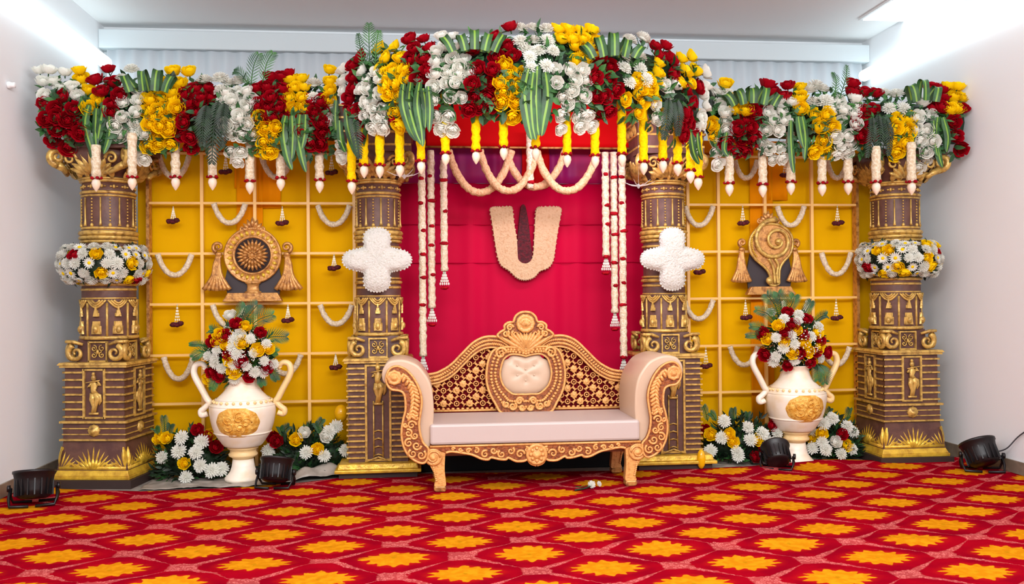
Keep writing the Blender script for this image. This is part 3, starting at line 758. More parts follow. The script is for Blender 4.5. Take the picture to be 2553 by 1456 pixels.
for s in (-1, 1):
    for (zx, zy, rr_, sg, a0) in ((1040, 170, 26, 1, 0), (1010, 215, 26, -1, 1), (1080, 220, 30, 1, 2), (1120, 250, 22, -1, 0)):
        c = LB(zx, zy); r_ = rr_/3.034/330
        cv.tube([(XB+s*(c[0]+q[0]), YBK-.04, c[1]+q[2]) for q in spiral(0, 0, 0, r_, 1.5, a0, sg)], [.011-.00025*i for i in range(27)], 6)
    for i in range(5):
        n0 = len(cv.v); leaf(cv, 0, 0, 0, .23-.03*i, .034, 0, .022); a = LB(1160, 350)
        cv.xf(n0, Matrix.Translation((XB+s*.004, YBK-.038-.003*i, a[1]+.012*i)) @ Matrix.Rotation(s*(1.02-.16*i), 4, 'Y'))
cv.build('crest_carving', M['sofag'], crest)
# ------------------------------------------------------------------ urns
def urn(px, Y, lab):
    x = P(px, 1100, Y).x; root = empty('urn', (x, Y, 0), lab, 'vase', 'tall two-handled urns')
    K = .001025; zz = lambda y: (1355-y)*K
    prof = [(130, 1355), (132, 1335), (112, 1315), (92, 1290), (80, 1250), (74, 1200)]
    MB().lathe([(r*K, zz(z)) for r, z in prof], seg=40).build('foot', M['vase'], root, world=False)
    MB().lathe([(r*K, zz(z)) for r, z in ((72, 1202), (78, 1190), (100, 1178), (104, 1165), (92, 1150), (94, 1130), (110, 1122), (106, 1108), (90, 1104))], seg=40).build('collar', M['vtan'], root, world=False)
    body = catm([(r*K, zz(z)) for r, z in ((96, 1106), (130, 1104), (165, 1060), (196, 1010), (218, 950), (232, 880), (236, 830), (228, 806), (205, 790), (196, 770), (160, 735), (128, 700), (108, 650), (106, 625), (122, 604), (130, 596), (112, 596), (100, 630))], 3)
    MB().lathe(body, seg=56, caps=False).build('body', M['vase'], root, world=False)
    b_ = MB()
    for r, z in ((200, 1004+0), (229, 806), (190, 762)): b_.lathe([((r-2)*K, zz(z+8)), ((r+7)*K, zz(z)), ((r-2)*K, zz(z-8))], seg=56, caps=False)
    b_.build('raised_band', M['vase'], root, world=False)
    bt = MB()
    for i in range(26):
        a = 2*PI*i/26; bt.ball((206*K*math.cos(a), 206*K*math.sin(a), zz(778)), .012, 6, 5)
    bt.build('shoulder_beads', M['vtan'], root, world=False)
    # gold oval relief wrapped on the front
    md = MB()
    def rb(z):
        for (r0, z0_), (r1, z1_) in zip(body, body[1:]):
            if min(z0_, z1_) <= z <= max(z0_, z1_) and abs(z1_-z0_) > 1e-6: return r0+(r1-r0)*(z-z0_)/(z1_-z0_)
        return .2
    vs = []; fs = []; NR, NA = 12, 48
    for k in range(NR+1):
        t = k/NR
        for i in range(NA):
            a = 2*PI*i/NA; sc = t*(1+.018*math.cos(10*a)); X_ = .168*sc*math.cos(a); Z_ = zz(912)+.112*sc*math.sin(a); rr_ = rb(Z_)
            an = X_/rr_; h_ = (.014*(1-t**6))+.008*noise.noise(Vector((X_*38, Z_*38, px)))*(1-t**8)
            vs.append(((rr_+h_)*math.sin(an), -(rr_+h_)*math.cos(an), Z_))
    for k in range(NR):
        for i in range(NA): j = (i+1) % NA; fs.append((k*NA+i, k*NA+j, (k+1)*NA+j, (k+1)*NA+i))
    md.add(vs, fs)
    for i in range(5):
        a = i*1.26; 
        X_, Z_ = .07*math.cos(a), zz(912)+.04*math.sin(a); pts = []
        for q in spiral(X_, Z_, 0, .04, 1.3, a, 1):
            rr_ = rb(q[2])+.016; pts.append((rr_*math.sin(q[0]/rr_), -rr_*math.cos(q[0]/rr_), q[2]))
        md.tube(pts, .005, 5)
    md.build('gold_relief', M['vgold'], root, world=False)
    for s in (-1, 1):
        hp = catm([(s*x*K, 0, zz(z)) for x, z in ((250, 868), (290, 880), (298, 850), (272, 828), (238, 790), (255, 760), (290, 690), (332, 610), (345, 560), (330, 515), (290, 505), (262, 530), (272, 548))], 5)
        n_ = len(hp); MB().tube(hp, [(.022 if i < 20 else .017+.008*math.sin(PI*i/n_)) for i in range(n_)], 9, flat=1.3).build('handle', M['vase'] if s < 0 else M['vtan'], root, world=False)
    return root, x
URN1 = urn(606, 6.86, 'tall cream urn with gold oval relief under the wheel emblem')
URN2 = urn(1984, 6.95, 'tall cream urn with gold oval relief under the conch emblem')
# ------------------------------------------------------------------ emblems
YE = 7.27
def drape(mb, cx, ztop, zbot, spread, s, E_):
    """gathered cloth tassel beside an emblem: knot on top, flaring pleats"""
    x, y, z = cx, YE-.035, ztop
    for i in range(7):
        t = (i-3)/3
        pts = catm([(x+s*.008*t, y, z-.06), (x+s*(.010+.018*t), y-.008, z-.12), (x+s*(.010+.035*t), y-.012, z-.22), (x+s*(.012+(.055+spread)*t), y-.010, z-(zbot-.01*abs(t)))], 4)
        mb.tube(pts, [.011+.008*k/len(pts) for k in range(len(pts))], 7)
def emblem_common(root, cx, zb, w, zt, bx, hb):
    MB().prism([(bx-w/2, zb+.05), (bx+w/2, zb+.05), (bx+w/2+.02, zb+.17), (bx+w*.45, zb+.36), (bx-w*.45, zb+.36), (bx-w/2-.02, zb+.17)], YE-.012, YE+.01).build('backing_board', M['board'], root)
    MB().prism([(bx-w/2-.02, zb+.02), (bx+w/2+.02, zb+.02), (bx+w/2-.01, zb+hb), (bx-w/2+.01, zb+hb)], YE-.06, YE+.01).prism([(bx-w/2-.03, zb), (bx+w/2+.03, zb), (bx+w/2+.02, zb+.025), (bx-w/2-.02, zb+.025)], YE-.07, YE+.01).build('base', M['bronze'], root, bevel=.005)
def knot(mb, x, z, r, s):
    mb.tube([(x+s*q[0], YE-.045, z+q[2]) for q in spiral(0, 0, 0, r, 1.4, -1.2, 1)], [.017-.0004*i for i in range(27)], 7)
    mb.ball((x, YE-.03, z-.055), (.028, .022, .022), 8, 6); mb.tube([(x-.024, YE-.035, z-.075), (x+.024, YE-.035, z-.075)], .010, 6)
def crestfan(mb, cx, z, L=.09):
    for i in range(-3, 4): leaf(mb, cx+i*.012, z-abs(i)*.008, i*.36, L-abs(i)*.008, .035, YE-.03, .02)
    for s in (-1, 1): mb.tube([(cx+s*(q[0]+.075), YE-.035, z-.012+q[2]) for q in spiral(0, 0, 0, .022, 1.2, PI/2, -1)], .008, 6)
# wheel
c = P(632, 637, YE); zb = P(632, 752, YE).z
root = empty('wheel_emblem', (c.x, YE, zb), 'bronze and gold sacred wheel emblem with draped tassels on a lattice', 'emblem')
emblem_common(root, c.x, zb, .40, c.z+.2, c.x, .07)
MB().lathe([(.0, -.01), (.222, -.01), (.224, .018), (.214, .028), (.206, .020), (.158, .016), (.152, .026), (.142, .028), (.138, .012), (.0, .008)], (c.x, YE-.02, c.z), 64, axis='Y').build('wheel_rim', M['bronze'], root)
mb = MB(); mb.lathe([(.0, .0), (.137, .0), (.137, .012), (.0, .012)], (c.x, YE-.02, c.z), 48, axis='Y'); mb.build('wheel_recess', M['board'], root)
mb = MB()
for (N, r0, L, w) in ((22, .070, .055, .022), (16, .035, .050, .022), (10, .012, .032, .018)):
    for i in range(N):
        a = 2*PI*i/N; n0 = len(mb.v); leaf(mb, 0, 0, 0, L, w, 0, .012); mb.xf(n0, Matrix.Translation((c.x+r0*math.sin(a), YE-.040-.02*(1-r0/.09), c.z+r0*math.cos(a))) @ Matrix.Rotation(a, 4, 'Y'))
mb.ball((c.x, YE-.06, c.z), (.018, .012, .018), 10, 8); mb.lathe([(.0, .0), (.10, .0), (.06, .018), (.0, .022)], (c.x, YE-.03, c.z), 32, axis='Y')
mb.build('lotus_centre', M['bronze'], root)
mb = MB()
for i in range(26):
    a = 2*PI*i/26; n0 = len(mb.v); leaf(mb, 0, 0, 0, .038, .03, 0, .012); mb.xf(n0, Matrix.Translation((c.x+.162*math.sin(a), YE-.036, c.z+.162*math.cos(a))) @ Matrix.Rotation(a, 4, 'Y'))
mb.build('rim_petal', M['goldb'], root)
mb = MB(); crestfan(mb, c.x, c.z+.215); mb.build('crest', M['bronze'], root)
for s in (-1, 1):
    kx = P(547 if s < 0 else 717, 617, YE); mb = MB(); knot(mb, kx.x, kx.z, .042, s); drape(mb, kx.x, kx.z-.01, .335, .045, s, E); mb.build('draped_tassel', M['bronze'], root)
mb = MB(); mb.lathe([(.065, .0), (.065, .014), (.05, .02), (.045, .05), (.05, .075), (.062, .08), (.062, .095)], (c.x, YE-.03, zb+.065), 20, sy=.5); mb.build('pedestal_neck', M['bronze'], root)
# conch
c = P(1912, 604, YE); zb = P(1917, 735, YE).z; bx = P(1917, 725, YE).x; s5 = 1/5.2/(F/7.3)
root = empty('conch_emblem', (c.x, YE, zb), 'bronze and gold sacred conch emblem with draped tassels on a lattice', 'emblem')
emblem_common(root, c.x, zb, .36, c.z+.2, bx, .07)
I_ = lambda zx, zy: (P(1740+zx/5.2, 500+zy/5.2, YE).x, P(1740+zx/5.2, 500+zy/5.2, YE).z)
outl = catm([I_(*p) for p in ((915, 310), (790, 340), (690, 420), (640, 540), (650, 660), (710, 760), (800, 840), (870, 910), (905, 990), (900, 1090), (1010, 1090), (1020, 980), (1030, 880), (1080, 790), (1160, 700), (1195, 560), (1160, 430), (1050, 340))], 4, True)
mb = MB().prism(outl, YE-.055, YE+.0, True, .0); mb.build('conch_shell', M['bronze'], root, bevel=.018)
mb = MB()
mb.tube([(x, YE-.055, z) for x, z in outl], .011, 7, closed=True)
cs = I_(1005, 540)
pts = []
for i in range(60):
    t = i/59; a = PI*.5-.2+t*2*PI*2.05; r_ = .165*(1-t)**1.05+.012
    pts.append((cs[0]-.045*(1-t)+r_*math.cos(a)*1.0, YE-.062-.012*t, cs[1]+.008*(1-t)+r_*math.sin(a)))
mb.tube(pts, [.021-.011*i/59 for i in range(60)], 8)
mb.ball((cs[0], YE-.06, cs[1]), (.03, .03, .03), 10, 8)
cc = I_(905, 1040); mb.ball((cc[0]-.01, YE-.065, cc[1]), (.032, .028, .032), 10, 8)
mb.tube(catm([(I_(*p)[0], YE-.065, I_(*p)[1]) for p in ((880, 760), (930, 850), (950, 950), (960, 1080))], 5), .012, 7)
mb.tube(catm([(I_(*p)[0], YE-.065, I_(*p)[1]) for p in ((960, 760), (1000, 840), (985, 950), (1000, 1080))], 5), .012, 7)
mb.build('shell_whorl', M['gold'], root)
mb = MB()
for i in range(26):
    a = PI*.55+i*.085; mb.ball((c.x+.165*math.cos(a)+.01, YE-.062, c.z-.01+.17*math.sin(a)), (.008, .008, .008), 6, 4)
mb.build('beading', M['goldb'], root)
mb = MB(); crestfan(mb, c.x+.0, c.z+.185, .08); mb.build('crest', M['bronze'], root)
for s in (-1, 1):
    kx = P(1846 if s < 0 else 1977, 606, YE); mb = MB(); knot(mb, kx.x, kx.z, .032, s); drape(mb, kx.x+s*.0, kx.z-.01, .325, .022, s, E); mb.build('draped_tassel', M['bronze'], root)
# ------------------------------------------------------------------ floodlights
def flood(px, py, ang, tilt, lab, sc=1.0, lean=0):
    g = FL(px, py); root = empty('floodlight', (g.x, g.y, 0), lab, 'stage light', 'black floor floodlights', rz=ang); root.location.z = .012
    K = sc; T = Matrix.Translation((0, 0, .115*K)) @ Matrix.Rotation(lean, 4, 'Y') @ Matrix.Rotation(tilt, 4, 'X')
    mb = MB(); mb.lathe([(r*K, z*K) for r, z in ((.0, -.075), (.075, -.075), (.098, -.062), (.104, -.02), (.112, .03), (.124, .085), (.13, .09), (.13, .105), (.118, .105))], seg=36, caps=False)
    for i in range(18):
        a = 2*PI*i/18; n0 = len(mb.v); mb.box(.096*K, .118*K, -.004*K, .004*K, -.055*K, .05*K); mb.xf(n0, Matrix.Rotation(a, 4, 'Z'))
    mb.xf(0, T); hs = mb.build('housing', M['blk'], root, world=False)
    mb = MB(); mb.lathe([(.0, .092*K), (.12*K, .088*K), (.12*K, .084*K)], seg=30, caps=False); 
    for i in range(12):
        a = 2*PI*i/12; mb.ball((.075*K*math.cos(a), .075*K*math.sin(a), .094*K), .014*K, 8, 5)
    mb.xf(0, T); mb.build('lens', M['blk2'], hs, world=False)
    mb = MB()
    for s in (-1, 1):
        mb.tube([(s*.135*K, 0, .115*K), (s*.142*K, .02*K, .06*K), (s*.13*K, .05*K, .014), (s*.02*K, .06*K, .010)], .010*K, 6); mb.tube([(s*.137*K, 0, .11*K), (s*.142*K, -.04*K, .05*K), (s*.13*K, -.09*K, .012), (s*.02*K, -.1*K, .010)], .010*K, 6)
    mb.build('yoke', M['blk'], root, world=False)
    for s in (-1, 1):
        mb = MB(); mb.lathe([(.0, .0), (.022, .0), (.022, .018), (.0, .02)], (0, 0, 0), 10, axis='Y'); mb.xf(0, Matrix.Translation((s*.137*K, 0, .115*K)) @ Matrix.Rotation(PI/2*s, 4, 'Z')); mb.build('knob', M['blk'], root, world=False)
    return root
flood(85, 1262, .25, -.25, 'black round floodlight on the carpet by the left wall')
flood(688, 1218, -.2, -.35, 'black round floodlight in front of the urn under the wheel emblem', .92)
flood(1938, 1172, -.5, -.75, 'black round floodlight in front of the urn under the conch emblem', .86, -.38)
r4 = flood(2448, 1177, -.35, -.45, 'black round floodlight by the right wall baseboard with a cable', 1.02, -.26)
g = r4.location; a0 = Vector((g.x+.08, g.y+.05, .14))
d = ray(2553, 1078); t = (XR-.02)/d.x; e_ = Vector((XR-.02, d.y*t, EYE+d.z*t))
m_ = P(2510, 1120, e_.y+.25)
tag(MB().tube(catm([tuple(a0), tuple((a0+e_)/2+Vector((0, 0, -.05))), tuple(e_), (XR-.02, e_.y-.5, e_.z+.25)], 8), .005, 6).build('power_cable', M['cable']), 'thin grey cable rising from the floodlight along the right wall', 'cable')
# ------------------------------------------------------------------ flower meshes (unit radius, facing +Z)
def petal(mb, ang, r0, r1, z0, z1, w, curl=.0, nu=4, nv=3, cup=.3):
    vs = []
    for j in range(nv+1):
        t = j/nv; r_ = r0+(r1-r0)*t; z = z0+(z1-z0)*math.sin(t*PI/2)-curl*max(0, t-.6)**1.2*2
        ww = w*math.sin(PI*(.18+.66*t))**.7
        for i in range(nu+1):
            s = i/nu*2-1; a = ang+s*ww/max(.35, r_+.25)
            vs.append((math.cos(a)*(r_-(.12*s*s*t)), math.sin(a)*(r_-(.12*s*s*t)), z-cup*.12*s*s*t))
    fs = [(j*(nu+1)+i, j*(nu+1)+i+1, (j+1)*(nu+1)+i+1, (j+1)*(nu+1)+i) for j in range(nv) for i in range(nu)]
    mb.add(vs, fs)
def keep(mb, name, mats):
    me = bpy.data.meshes.new(name); me.from_pydata(mb.v, [], mb.f)
    for m in mats: me.materials.append(m)
    me.polygons.foreach_set('material_index', mb.m); me.polygons.foreach_set('use_smooth', mb.sm); me.update(); return me
def rpetal(mb, az, Rr, hw, th, curl, rnd, nu=5, nv=4):
    """one rose petal: a patch of a sphere, open towards +Z, with a rolled rim"""
    vs = []
    for j in range(nv+1):
        t = j/nv; ph = PI*.86+(th-PI*.86)*t                      # polar angle from +Z
        for i in range(nu+1):
            s = i/nu*2-1; w = hw*(.55+.45*math.sin(PI*min(1, t*.62+.1)))*(1-.22*t*t*abs(s))
            q = Rr*(1+.05*math.sin(s*3+az)+curl*max(0, t-.7)*1.3); pp = ph+.28*s*s*t*(PI*.5-th*.3)*.55
            vs.append((q*math.sin(pp)*math.cos(az+s*w), q*math.sin(pp)*math.sin(az+s*w), q*math.cos(pp)*.86))
    fs = [(j*(nu+1)+i, j*(nu+1)+i+1, (j+1)*(nu+1)+i+1, (j+1)*(nu+1)+i) for j in range(nv) for i in range(nu)]
    mb.add(vs, fs)
def rose(seed, open_=1.0, mats=None, sepal=True):
    rnd = random.Random(seed); mb = MB(); mb.ball((0, 0, .12), (.13, .13, .22), 8, 6)
    for k, (N, Rr, th) in enumerate(((3, .27, .25), (3, .42, .42), (4, .58, .66), (5, .78, .98), (5, .98, 1.28))):
        for i in range(N): rpetal(mb, 2*PI*i/N+k*.8+rnd.uniform(-.15, .15), Rr*rnd.uniform(.95, 1.05), PI/N*1.22, th+rnd.uniform(-.08, .08), .16+.10*k, rnd)
    mb.cm = 1
    if sepal:
        for i in range(5): petal(mb, 2*PI*i/5, .1, .8, -.75, -.55, .16, nv=2, nu=2)
        mb.tube([(0, 0, -.7), (0, 0, -1.2)], .09, 6)
    return mb
def mum(seed, daisy=False):
    rnd = random.Random(seed); mb = MB()
    rings = ((18, .2, 1.0, -.12, -.02, .21), (16, .16, .88, -.02, .18, .2), (14, .1, .70, .08, .38, .19), (10, .06, .46, .16, .52, .17), (6, .02, .24, .26, .58, .15)) if not daisy else ((16, .15, 1.0, -.05, .05, .17), (14, .12, .82, .0, .14, .16))
    for k, (N, r0, r1, z0, z1, w) in enumerate(rings):
        for i in range(N): petal(mb, 2*PI*(i+.5*(k % 2))/N+rnd.uniform(-.06, .06), r0, r1*rnd.uniform(.88, 1.08), z0, z1+rnd.uniform(-.04, .04), w, nu=2, nv=2, cup=-.4, curl=-.1)
    mb.ball((0, 0, -.08), (.55, .55, .16), 10, 4)
    mb.cm = 1
    if daisy: mb.ball((0, 0, .10), (.27, .27, .14), 10, 5)
    else: mb.cm = 0; mb.ball((0, 0, .25), (.2, .2, .22), 8, 5)
    return mb
FM = {}
for s_ in (0, 1, 2):
    FM.setdefault('R', []).append(keep(rose(s_), 'red_rose', [M['rr'], M['gr']]))
    FM.setdefault('Y', []).append(keep(rose(10+s_), 'yellow_rose', [M['ry'], M['gr']]))
    FM.setdefault('W', []).append(keep(rose(20+s_, .95), 'white_rose', [M['rw'], M['gr']]))
    FM.setdefault('C', []).append(keep(mum(30+s_), 'white_chrysanthemum', [M['rw'], M['ry']]))
    FM.setdefault('D', []).append(keep(mum(40+s_, True), 'daisy', [M['rw'], M['ry']]))
NAME = dict(R='red_rose', Y='yellow_rose', W='white_rose', C='white_chrysanthemum', D='white_daisy')
def put(kind, pos, dr, size, root):
    o = bpy.data.objects.new(NAME[kind], random.choice(FM[kind])); COL.objects.link(o); o.parent = root
    o.location = Vector(pos)-wl(root); d = Vector(dr).normalized()
    o.rotation_mode = 'QUATERNION'; o.rotation_quaternion = d.to_track_quat('Z', 'Y') @ Matrix.Rotation(random.uniform(0, 6.28), 3, 'Z').to_quaternion()
    o.scale = (size,)*3
    return o
def leafquad(mb, c, d, n, L, w):
    """folded small leaf: base c, direction d, normal n"""
    d = d.normalized(); s = d.cross(n).normalized(); n = s.cross(d); pts = []
    for t, ww in ((0, .1), (.3, .9), (.65, .8), (1, .02)):
        b = c+d*L*t-n*(.25*L*t*t); pts += [b-s*w*ww+n*w*.25*ww, b, b+s*w*ww+n*w*.25*ww]
    fs = []
    for i in range(3): fs += [(i*3, i*3+1, i*3+4, i*3+3), (i*3+1, i*3+2, i*3+5, i*3+4)]
    mb.add(pts, fs)
rv = lambda: Vector((random.gauss(0, 1), random.gauss(0, 1), random.gauss(0, 1))).normalized()
def blade(mb, pts, w, tip=True, nrm=(0, -1, 0), side=None):
    """strap leaf with a paler stripe: slots 0 and 1"""
    pts = [Vector(p) for p in catm(pts, 5)]; n = len(pts); vs = []; up = Vector(nrm)
    for k, p in enumerate(pts):
        t = (pts[min(k+1, n-1)]-pts[max(k-1, 0)]).normalized(); s = t.cross(up).normalized() if side is None else Vector(side).normalized(); nn = s.cross(t)
        q = k/(n-1); ww = w*(math.sin(PI*(.12+.88*q))**.55 if tip else 1)*.5+.0008
        for c, h in ((-1, -.18), (-.21, 0), (.21, 0), (1, -.18)): vs.append(p+s*ww*c+nn*ww*h*1.5)
    b0 = len(mb.v); mb.add(vs, [(k*4+i, k*4+i+1, (k+1)*4+i+1, (k+1)*4+i) for k in range(n-1) for i in range(3)])
    for k in range(n-1): mb.m[-(k*3+2)] = 1
def fern(mb, base, tip, bend, L, n=14, nrm=(0, -1, 0), lw=.0038):
    base, tip = Vector(base), Vector(tip); mid = (base+tip)/2+Vector(bend); up = Vector(nrm)
    ax = [Vector(p) for p in catm([base, mid, tip], n//2)]; mb.tube(ax, .004, 5); N = len(ax)
    for k in range(1, N):
        t = (ax[k]-ax[k-1]).normalized(); s = t.cross(up).normalized(); q = k/N
        l_ = L*math.sin(PI*(.15+.8*q))**.8
        for o_ in (-1, 1): leafquad(mb, ax[k], t*.9+s*o_*.9+up*random.uniform(0, .2), up, l_, lw)
# ------------------------------------------------------------------ the flower arch
def interp(x, tb):
    for (a, b), (c, d) in zip(tb, tb[1:]):
        if a <= x <= c: return b+(d-b)*(x-a)/(c-a)
    return tb[0][1] if x < tb[0][0] else tb[-1][1]
TOP = [(90, 200), (300, 185), (500, 195), (790, 200), (840, 190), (880, 140), (960, 110), (1060, 95), (1300, 66), (1450, 72), (1560, 92), (1660, 118), (1740, 165), (1790, 215), (2100, 225), (2400, 235)]
BOT = [(90, 340), (300, 385), (500, 375), (830, 390), (880, 350), (1000, 300), (1300, 290), (1560, 300), (1700, 360), (1790, 380), (2400, 400)]
def yc(px):
    if 845 < px < 1772: 
        s = (px-1307)/468; return 6.98-1.05*math.sqrt(max(0, 1-s*s))
    return 6.88
def surf(px, py, off=0.0):
    t = min(1, max(0, (py-interp(px, TOP))/(interp(px, BOT)-interp(px, TOP)))); a = (t*1.6-.93)*PI/2
    r = .22; Y = yc(px)-r*(.25+.75*math.cos(a))-off
    nx = max(-1, min(1, (px-1307)/468))*.9 if 845 < px < 1772 else 0
    n = Vector((nx, -math.sqrt(max(.1, 1-nx*nx))*math.cos(a)-.25, -math.sin(a)*.8))
    return P(px, py, Y), n.normalized()
def in_sec(px, sec): return (px < 842) if sec == 'l' else (px >= 1768) if sec == 'r' else (842 <= px < 1768)
SECL = dict(l=empty('flower_swag', (P(450, 380, 6.88).x, 6.88, 2.5), 'thick swag of white, yellow and red flowers over the wheel emblem lattice', 'flower garland', 'flower swags along the top'),
            c=empty('flower_arch', (P(1307, 300, 6.3).x, 6.4, 2.5), 'bulging arch of roses and chrysanthemums above the sofa', 'flower garland', 'flower swags along the top'),
            r=empty('flower_swag', (P(2080, 380, 6.88).x, 6.88, 2.5), 'thick swag of white, yellow and red flowers over the conch emblem lattice', 'flower garland', 'flower swags along the top'))
def sec_of(px): return 'l' if px < 842 else 'r' if px >= 1768 else 'c'
for sec, (xa_, xb_) in dict(l=(110, 845), c=(885, 1732), r=(1766, 2385)).items():
    core = MB(); ns = 46; na = 14; vs = []
    for i in range(ns+1):
        px = xa_+(xb_-xa_)*i/ns; t0 = P(px, interp(px, TOP)+30, yc(px)); b0 = P(px, interp(px, BOT)-40, yc(px)); cz_ = (t0.z+b0.z)/2; hz = (t0.z-b0.z)/2
        nx = (px-1307)/468 if sec == 'c' else 0; dx, dy = 0, -1
        for k in range(na):
            a = 2*PI*k/na; q = .09*math.cos(a)*(1+.2*random.random()); vs.append((t0.x*.5+b0.x*.5+dx*q, yc(px)+dy*q, cz_+hz*math.sin(a)*(1+.04*random.random())))
    fs = [(i*na+k, i*na+(k+1) % na, (i+1)*na+(k+1) % na, (i+1)*na+k) for i in range(ns) for k in range(na)]+[tuple(range(na)), tuple(ns*na+k for k in range(na))]
    core.add(vs, fs); core.build('leafy_core', M['grd'], SECL[sec])
    lv = MB(); rnd = random.Random(5)
    for i in range(900 if sec != 'c' else 1200):
        px = random.uniform(xa_, xb_); T, B = interp(px, TOP), interp(px, BOT); py = random.uniform(T+8, B-4); p, n = surf(px, py, -.06+random.random()*.06)
        lv.cm = 0 if random.random() < .65 else 1
        leafquad(lv, p, rv()+n*.8+Vector((0, 0, -.3)), n, random.uniform(.05, .10), random.uniform(.012, .022))
    o = lv.build('foliage', [M['gr'], M['grf']], SECL[sec]); o['kind'] = 'stuff'
RECTS = '''W 90 160 140 210;W 93 221 130 251;W 137 202 198 254;W 146 165 175 192;Y 180 158 220 205;Y 203 205 236 243;Y 231 237 253 257;Y 198 248 239 287;R 250 155 285 180;R 222 180 250 210;R 264 185 297 218;R 239 212 269 240;R 286 223 310 245;R 255 245 291 287
R 137 223 168 254;R 99 243 124 265;R 121 257 154 285;R 170 254 203 290;R 102 287 126 306;R 154 287 181 317;R 121 306 157 339;R 181 292 206 320;R 159 320 187 347;R 121 342 148 361;R 157 361 184 380;R 130 285 150 300;R 190 315 208 345
C 310 152 349 193;C 292 190 320 205;W 300 204 330 237;W 330 215 360 265;W 288 246 324 270;W 266 281 319 322;W 319 270 354 292;W 319 292 357 320;W 283 325 313 347;W 343 323 376 345;W 320 322 343 340;W 327 361 352 382;W 341 385 370 408
Y 420 163 492 190;Y 401 193 467 221;Y 380 218 450 240;Y 360 232 450 278;Y 354 265 440 306;Y 360 298 434 328;Y 380 330 406 347;Y 360 347 442 380;Y 405 314 432 336
R 483 202 530 254;R 450 221 505 292;R 440 292 472 347;R 467 355 489 372;R 455 330 490 358
C 495 182 577 215;C 530 215 577 262;W 555 215 632 262;W 570 255 635 300;W 555 300 635 347;W 566 369 590 388;W 590 372 612 388;W 577 392 605 413;C 560 188 610 225
R 623 204 715 302;R 667 176 712 230;R 705 166 737 188;Y 712 179 768 230;Y 712 225 768 286;C 765 192 800 261;Y 633 286 699 330;Y 633 325 699 368;Y 645 370 690 394;R 765 236 813 290;R 765 290 813 372;R 740 290 765 340
Y 803 160 841 261;W 835 157 870 242;W 805 255 835 310;W 838 355 868 400
R 885 119 904 160;R 866 150 895 230;R 854 230 888 293;R 876 261 917 312;R 885 330 905 360
Y 930 103 1005 157;Y 942 160 1021 204;Y 949 198 999 248;Y 970 261 999 286;Y 975 300 1008 335;W 888 166 952 211;W 888 204 933 270;W 933 223 964 245;W 923 261 967 334;W 893 255 925 300
R 1002 84 1078 130;R 1010 125 1078 165;R 1015 160 1078 204;R 964 290 985 312;W 1091 68 1138 132;W 1068 113 1100 192;W 1091 132 1173 198;W 1065 207 1097 261;W 1097 192 1160 261;W 1078 277 1135 340;W 1130 150 1165 200
R 1255 51 1288 74;R 1166 109 1189 135;R 1219 76 1245 99;R 1212 99 1285 152;R 1179 152 1245 191;R 1209 195 1238 225;R 1166 201 1186 221;R 1172 231 1232 274;R 1153 257 1179 290
Y 1245 142 1269 175;Y 1261 168 1321 201;Y 1232 198 1311 241;Y 1235 241 1308 274;Y 1268 277 1288 303;C 1285 55 1383 90;C 1285 88 1383 140;C 1300 130 1345 185;C 1360 102 1397 149;C 1345 150 1380 185
Y 1380 56 1433 109;Y 1410 60 1489 105;Y 1425 100 1489 145;Y 1430 135 1476 165;W 1377 158 1397 224;W 1410 158 1476 211;W 1403 205 1446 244;W 1443 195 1479 251;W 1407 244 1456 277;W 1380 274 1417 340;W 1430 277 1482 330;W 1395 225 1415 260
R 1479 99 1505 152;R 1473 145 1542 185;R 1473 180 1542 211;R 1525 211 1555 241;R 1479 224 1528 257;R 1482 257 1542 297;C 1555 79 1628 119;C 1542 119 1621 160;C 1542 158 1621 218
Y 1628 142 1657 218;Y 1581 188 1628 231;Y 1551 231 1571 264;Y 1585 218 1641 267;Y 1575 267 1614 300;W 1647 198 1703 225;W 1650 220 1690 251;W 1621 247 1654 310;R 1628 99 1674 152;R 1660 132 1700 201
Y 1690 123 1743 223;W 1746 160 1775 230;R 1703 198 1760 239;R 1712 239 1743 277;R 1700 270 1731 314;R 1690 301 1740 352;W 1746 217 1825 277;W 1731 277 1772 320;W 1718 314 1743 393;W 1793 267 1828 339;W 1775 339 1803 421
Y 1794 198 1828 220;Y 1812 233 1866 283;Y 1759 292 1797 352;R 1906 195 1928 214;R 1950 202 1972 217;R 1903 214 1941 239;R 1941 226 1963 245;R 1881 248 1919 270;R 1834 261 1900 308;R 1828 308 1891 358;R 1825 367 1872 386;R 1800 350 1822 366
W 1922 242 1953 261;W 1960 239 1985 264;W 1909 267 1966 308;W 1897 308 1960 342;W 1887 342 1912 371;W 1909 355 1960 411;Y 1975 198 2013 286;C 2010 211 2069 270;C 2020 200 2050 225;Y 2016 270 2088 333;Y 2032 339 2072 364;Y 2022 364 2079 390
W 2066 242 2110 283;W 2113 233 2154 275;W 2113 270 2154 320;W 2085 289 2110 320;W 2076 327 2129 396;R 2107 195 2141 236;R 2145 211 2204 245;R 2141 258 2192 283;R 2129 289 2173 352;C 2191 217 2279 255;C 2200 250 2279 295
Y 2226 286 2282 308;Y 2220 308 2282 340;Y 2217 342 2279 374;Y 2223 377 2248 392;W 2289 236 2314 270;W 2279 273 2332 308;W 2279 308 2332 364;W 2298 368 2323 408;W 2279 408 2301 427
R 2317 208 2361 277;Y 2358 198 2405 283;R 2389 261 2408 280;R 2370 295 2392 314;R 2373 327 2401 346;R 2383 364 2408 383'''
cnt = {}; extra = {}
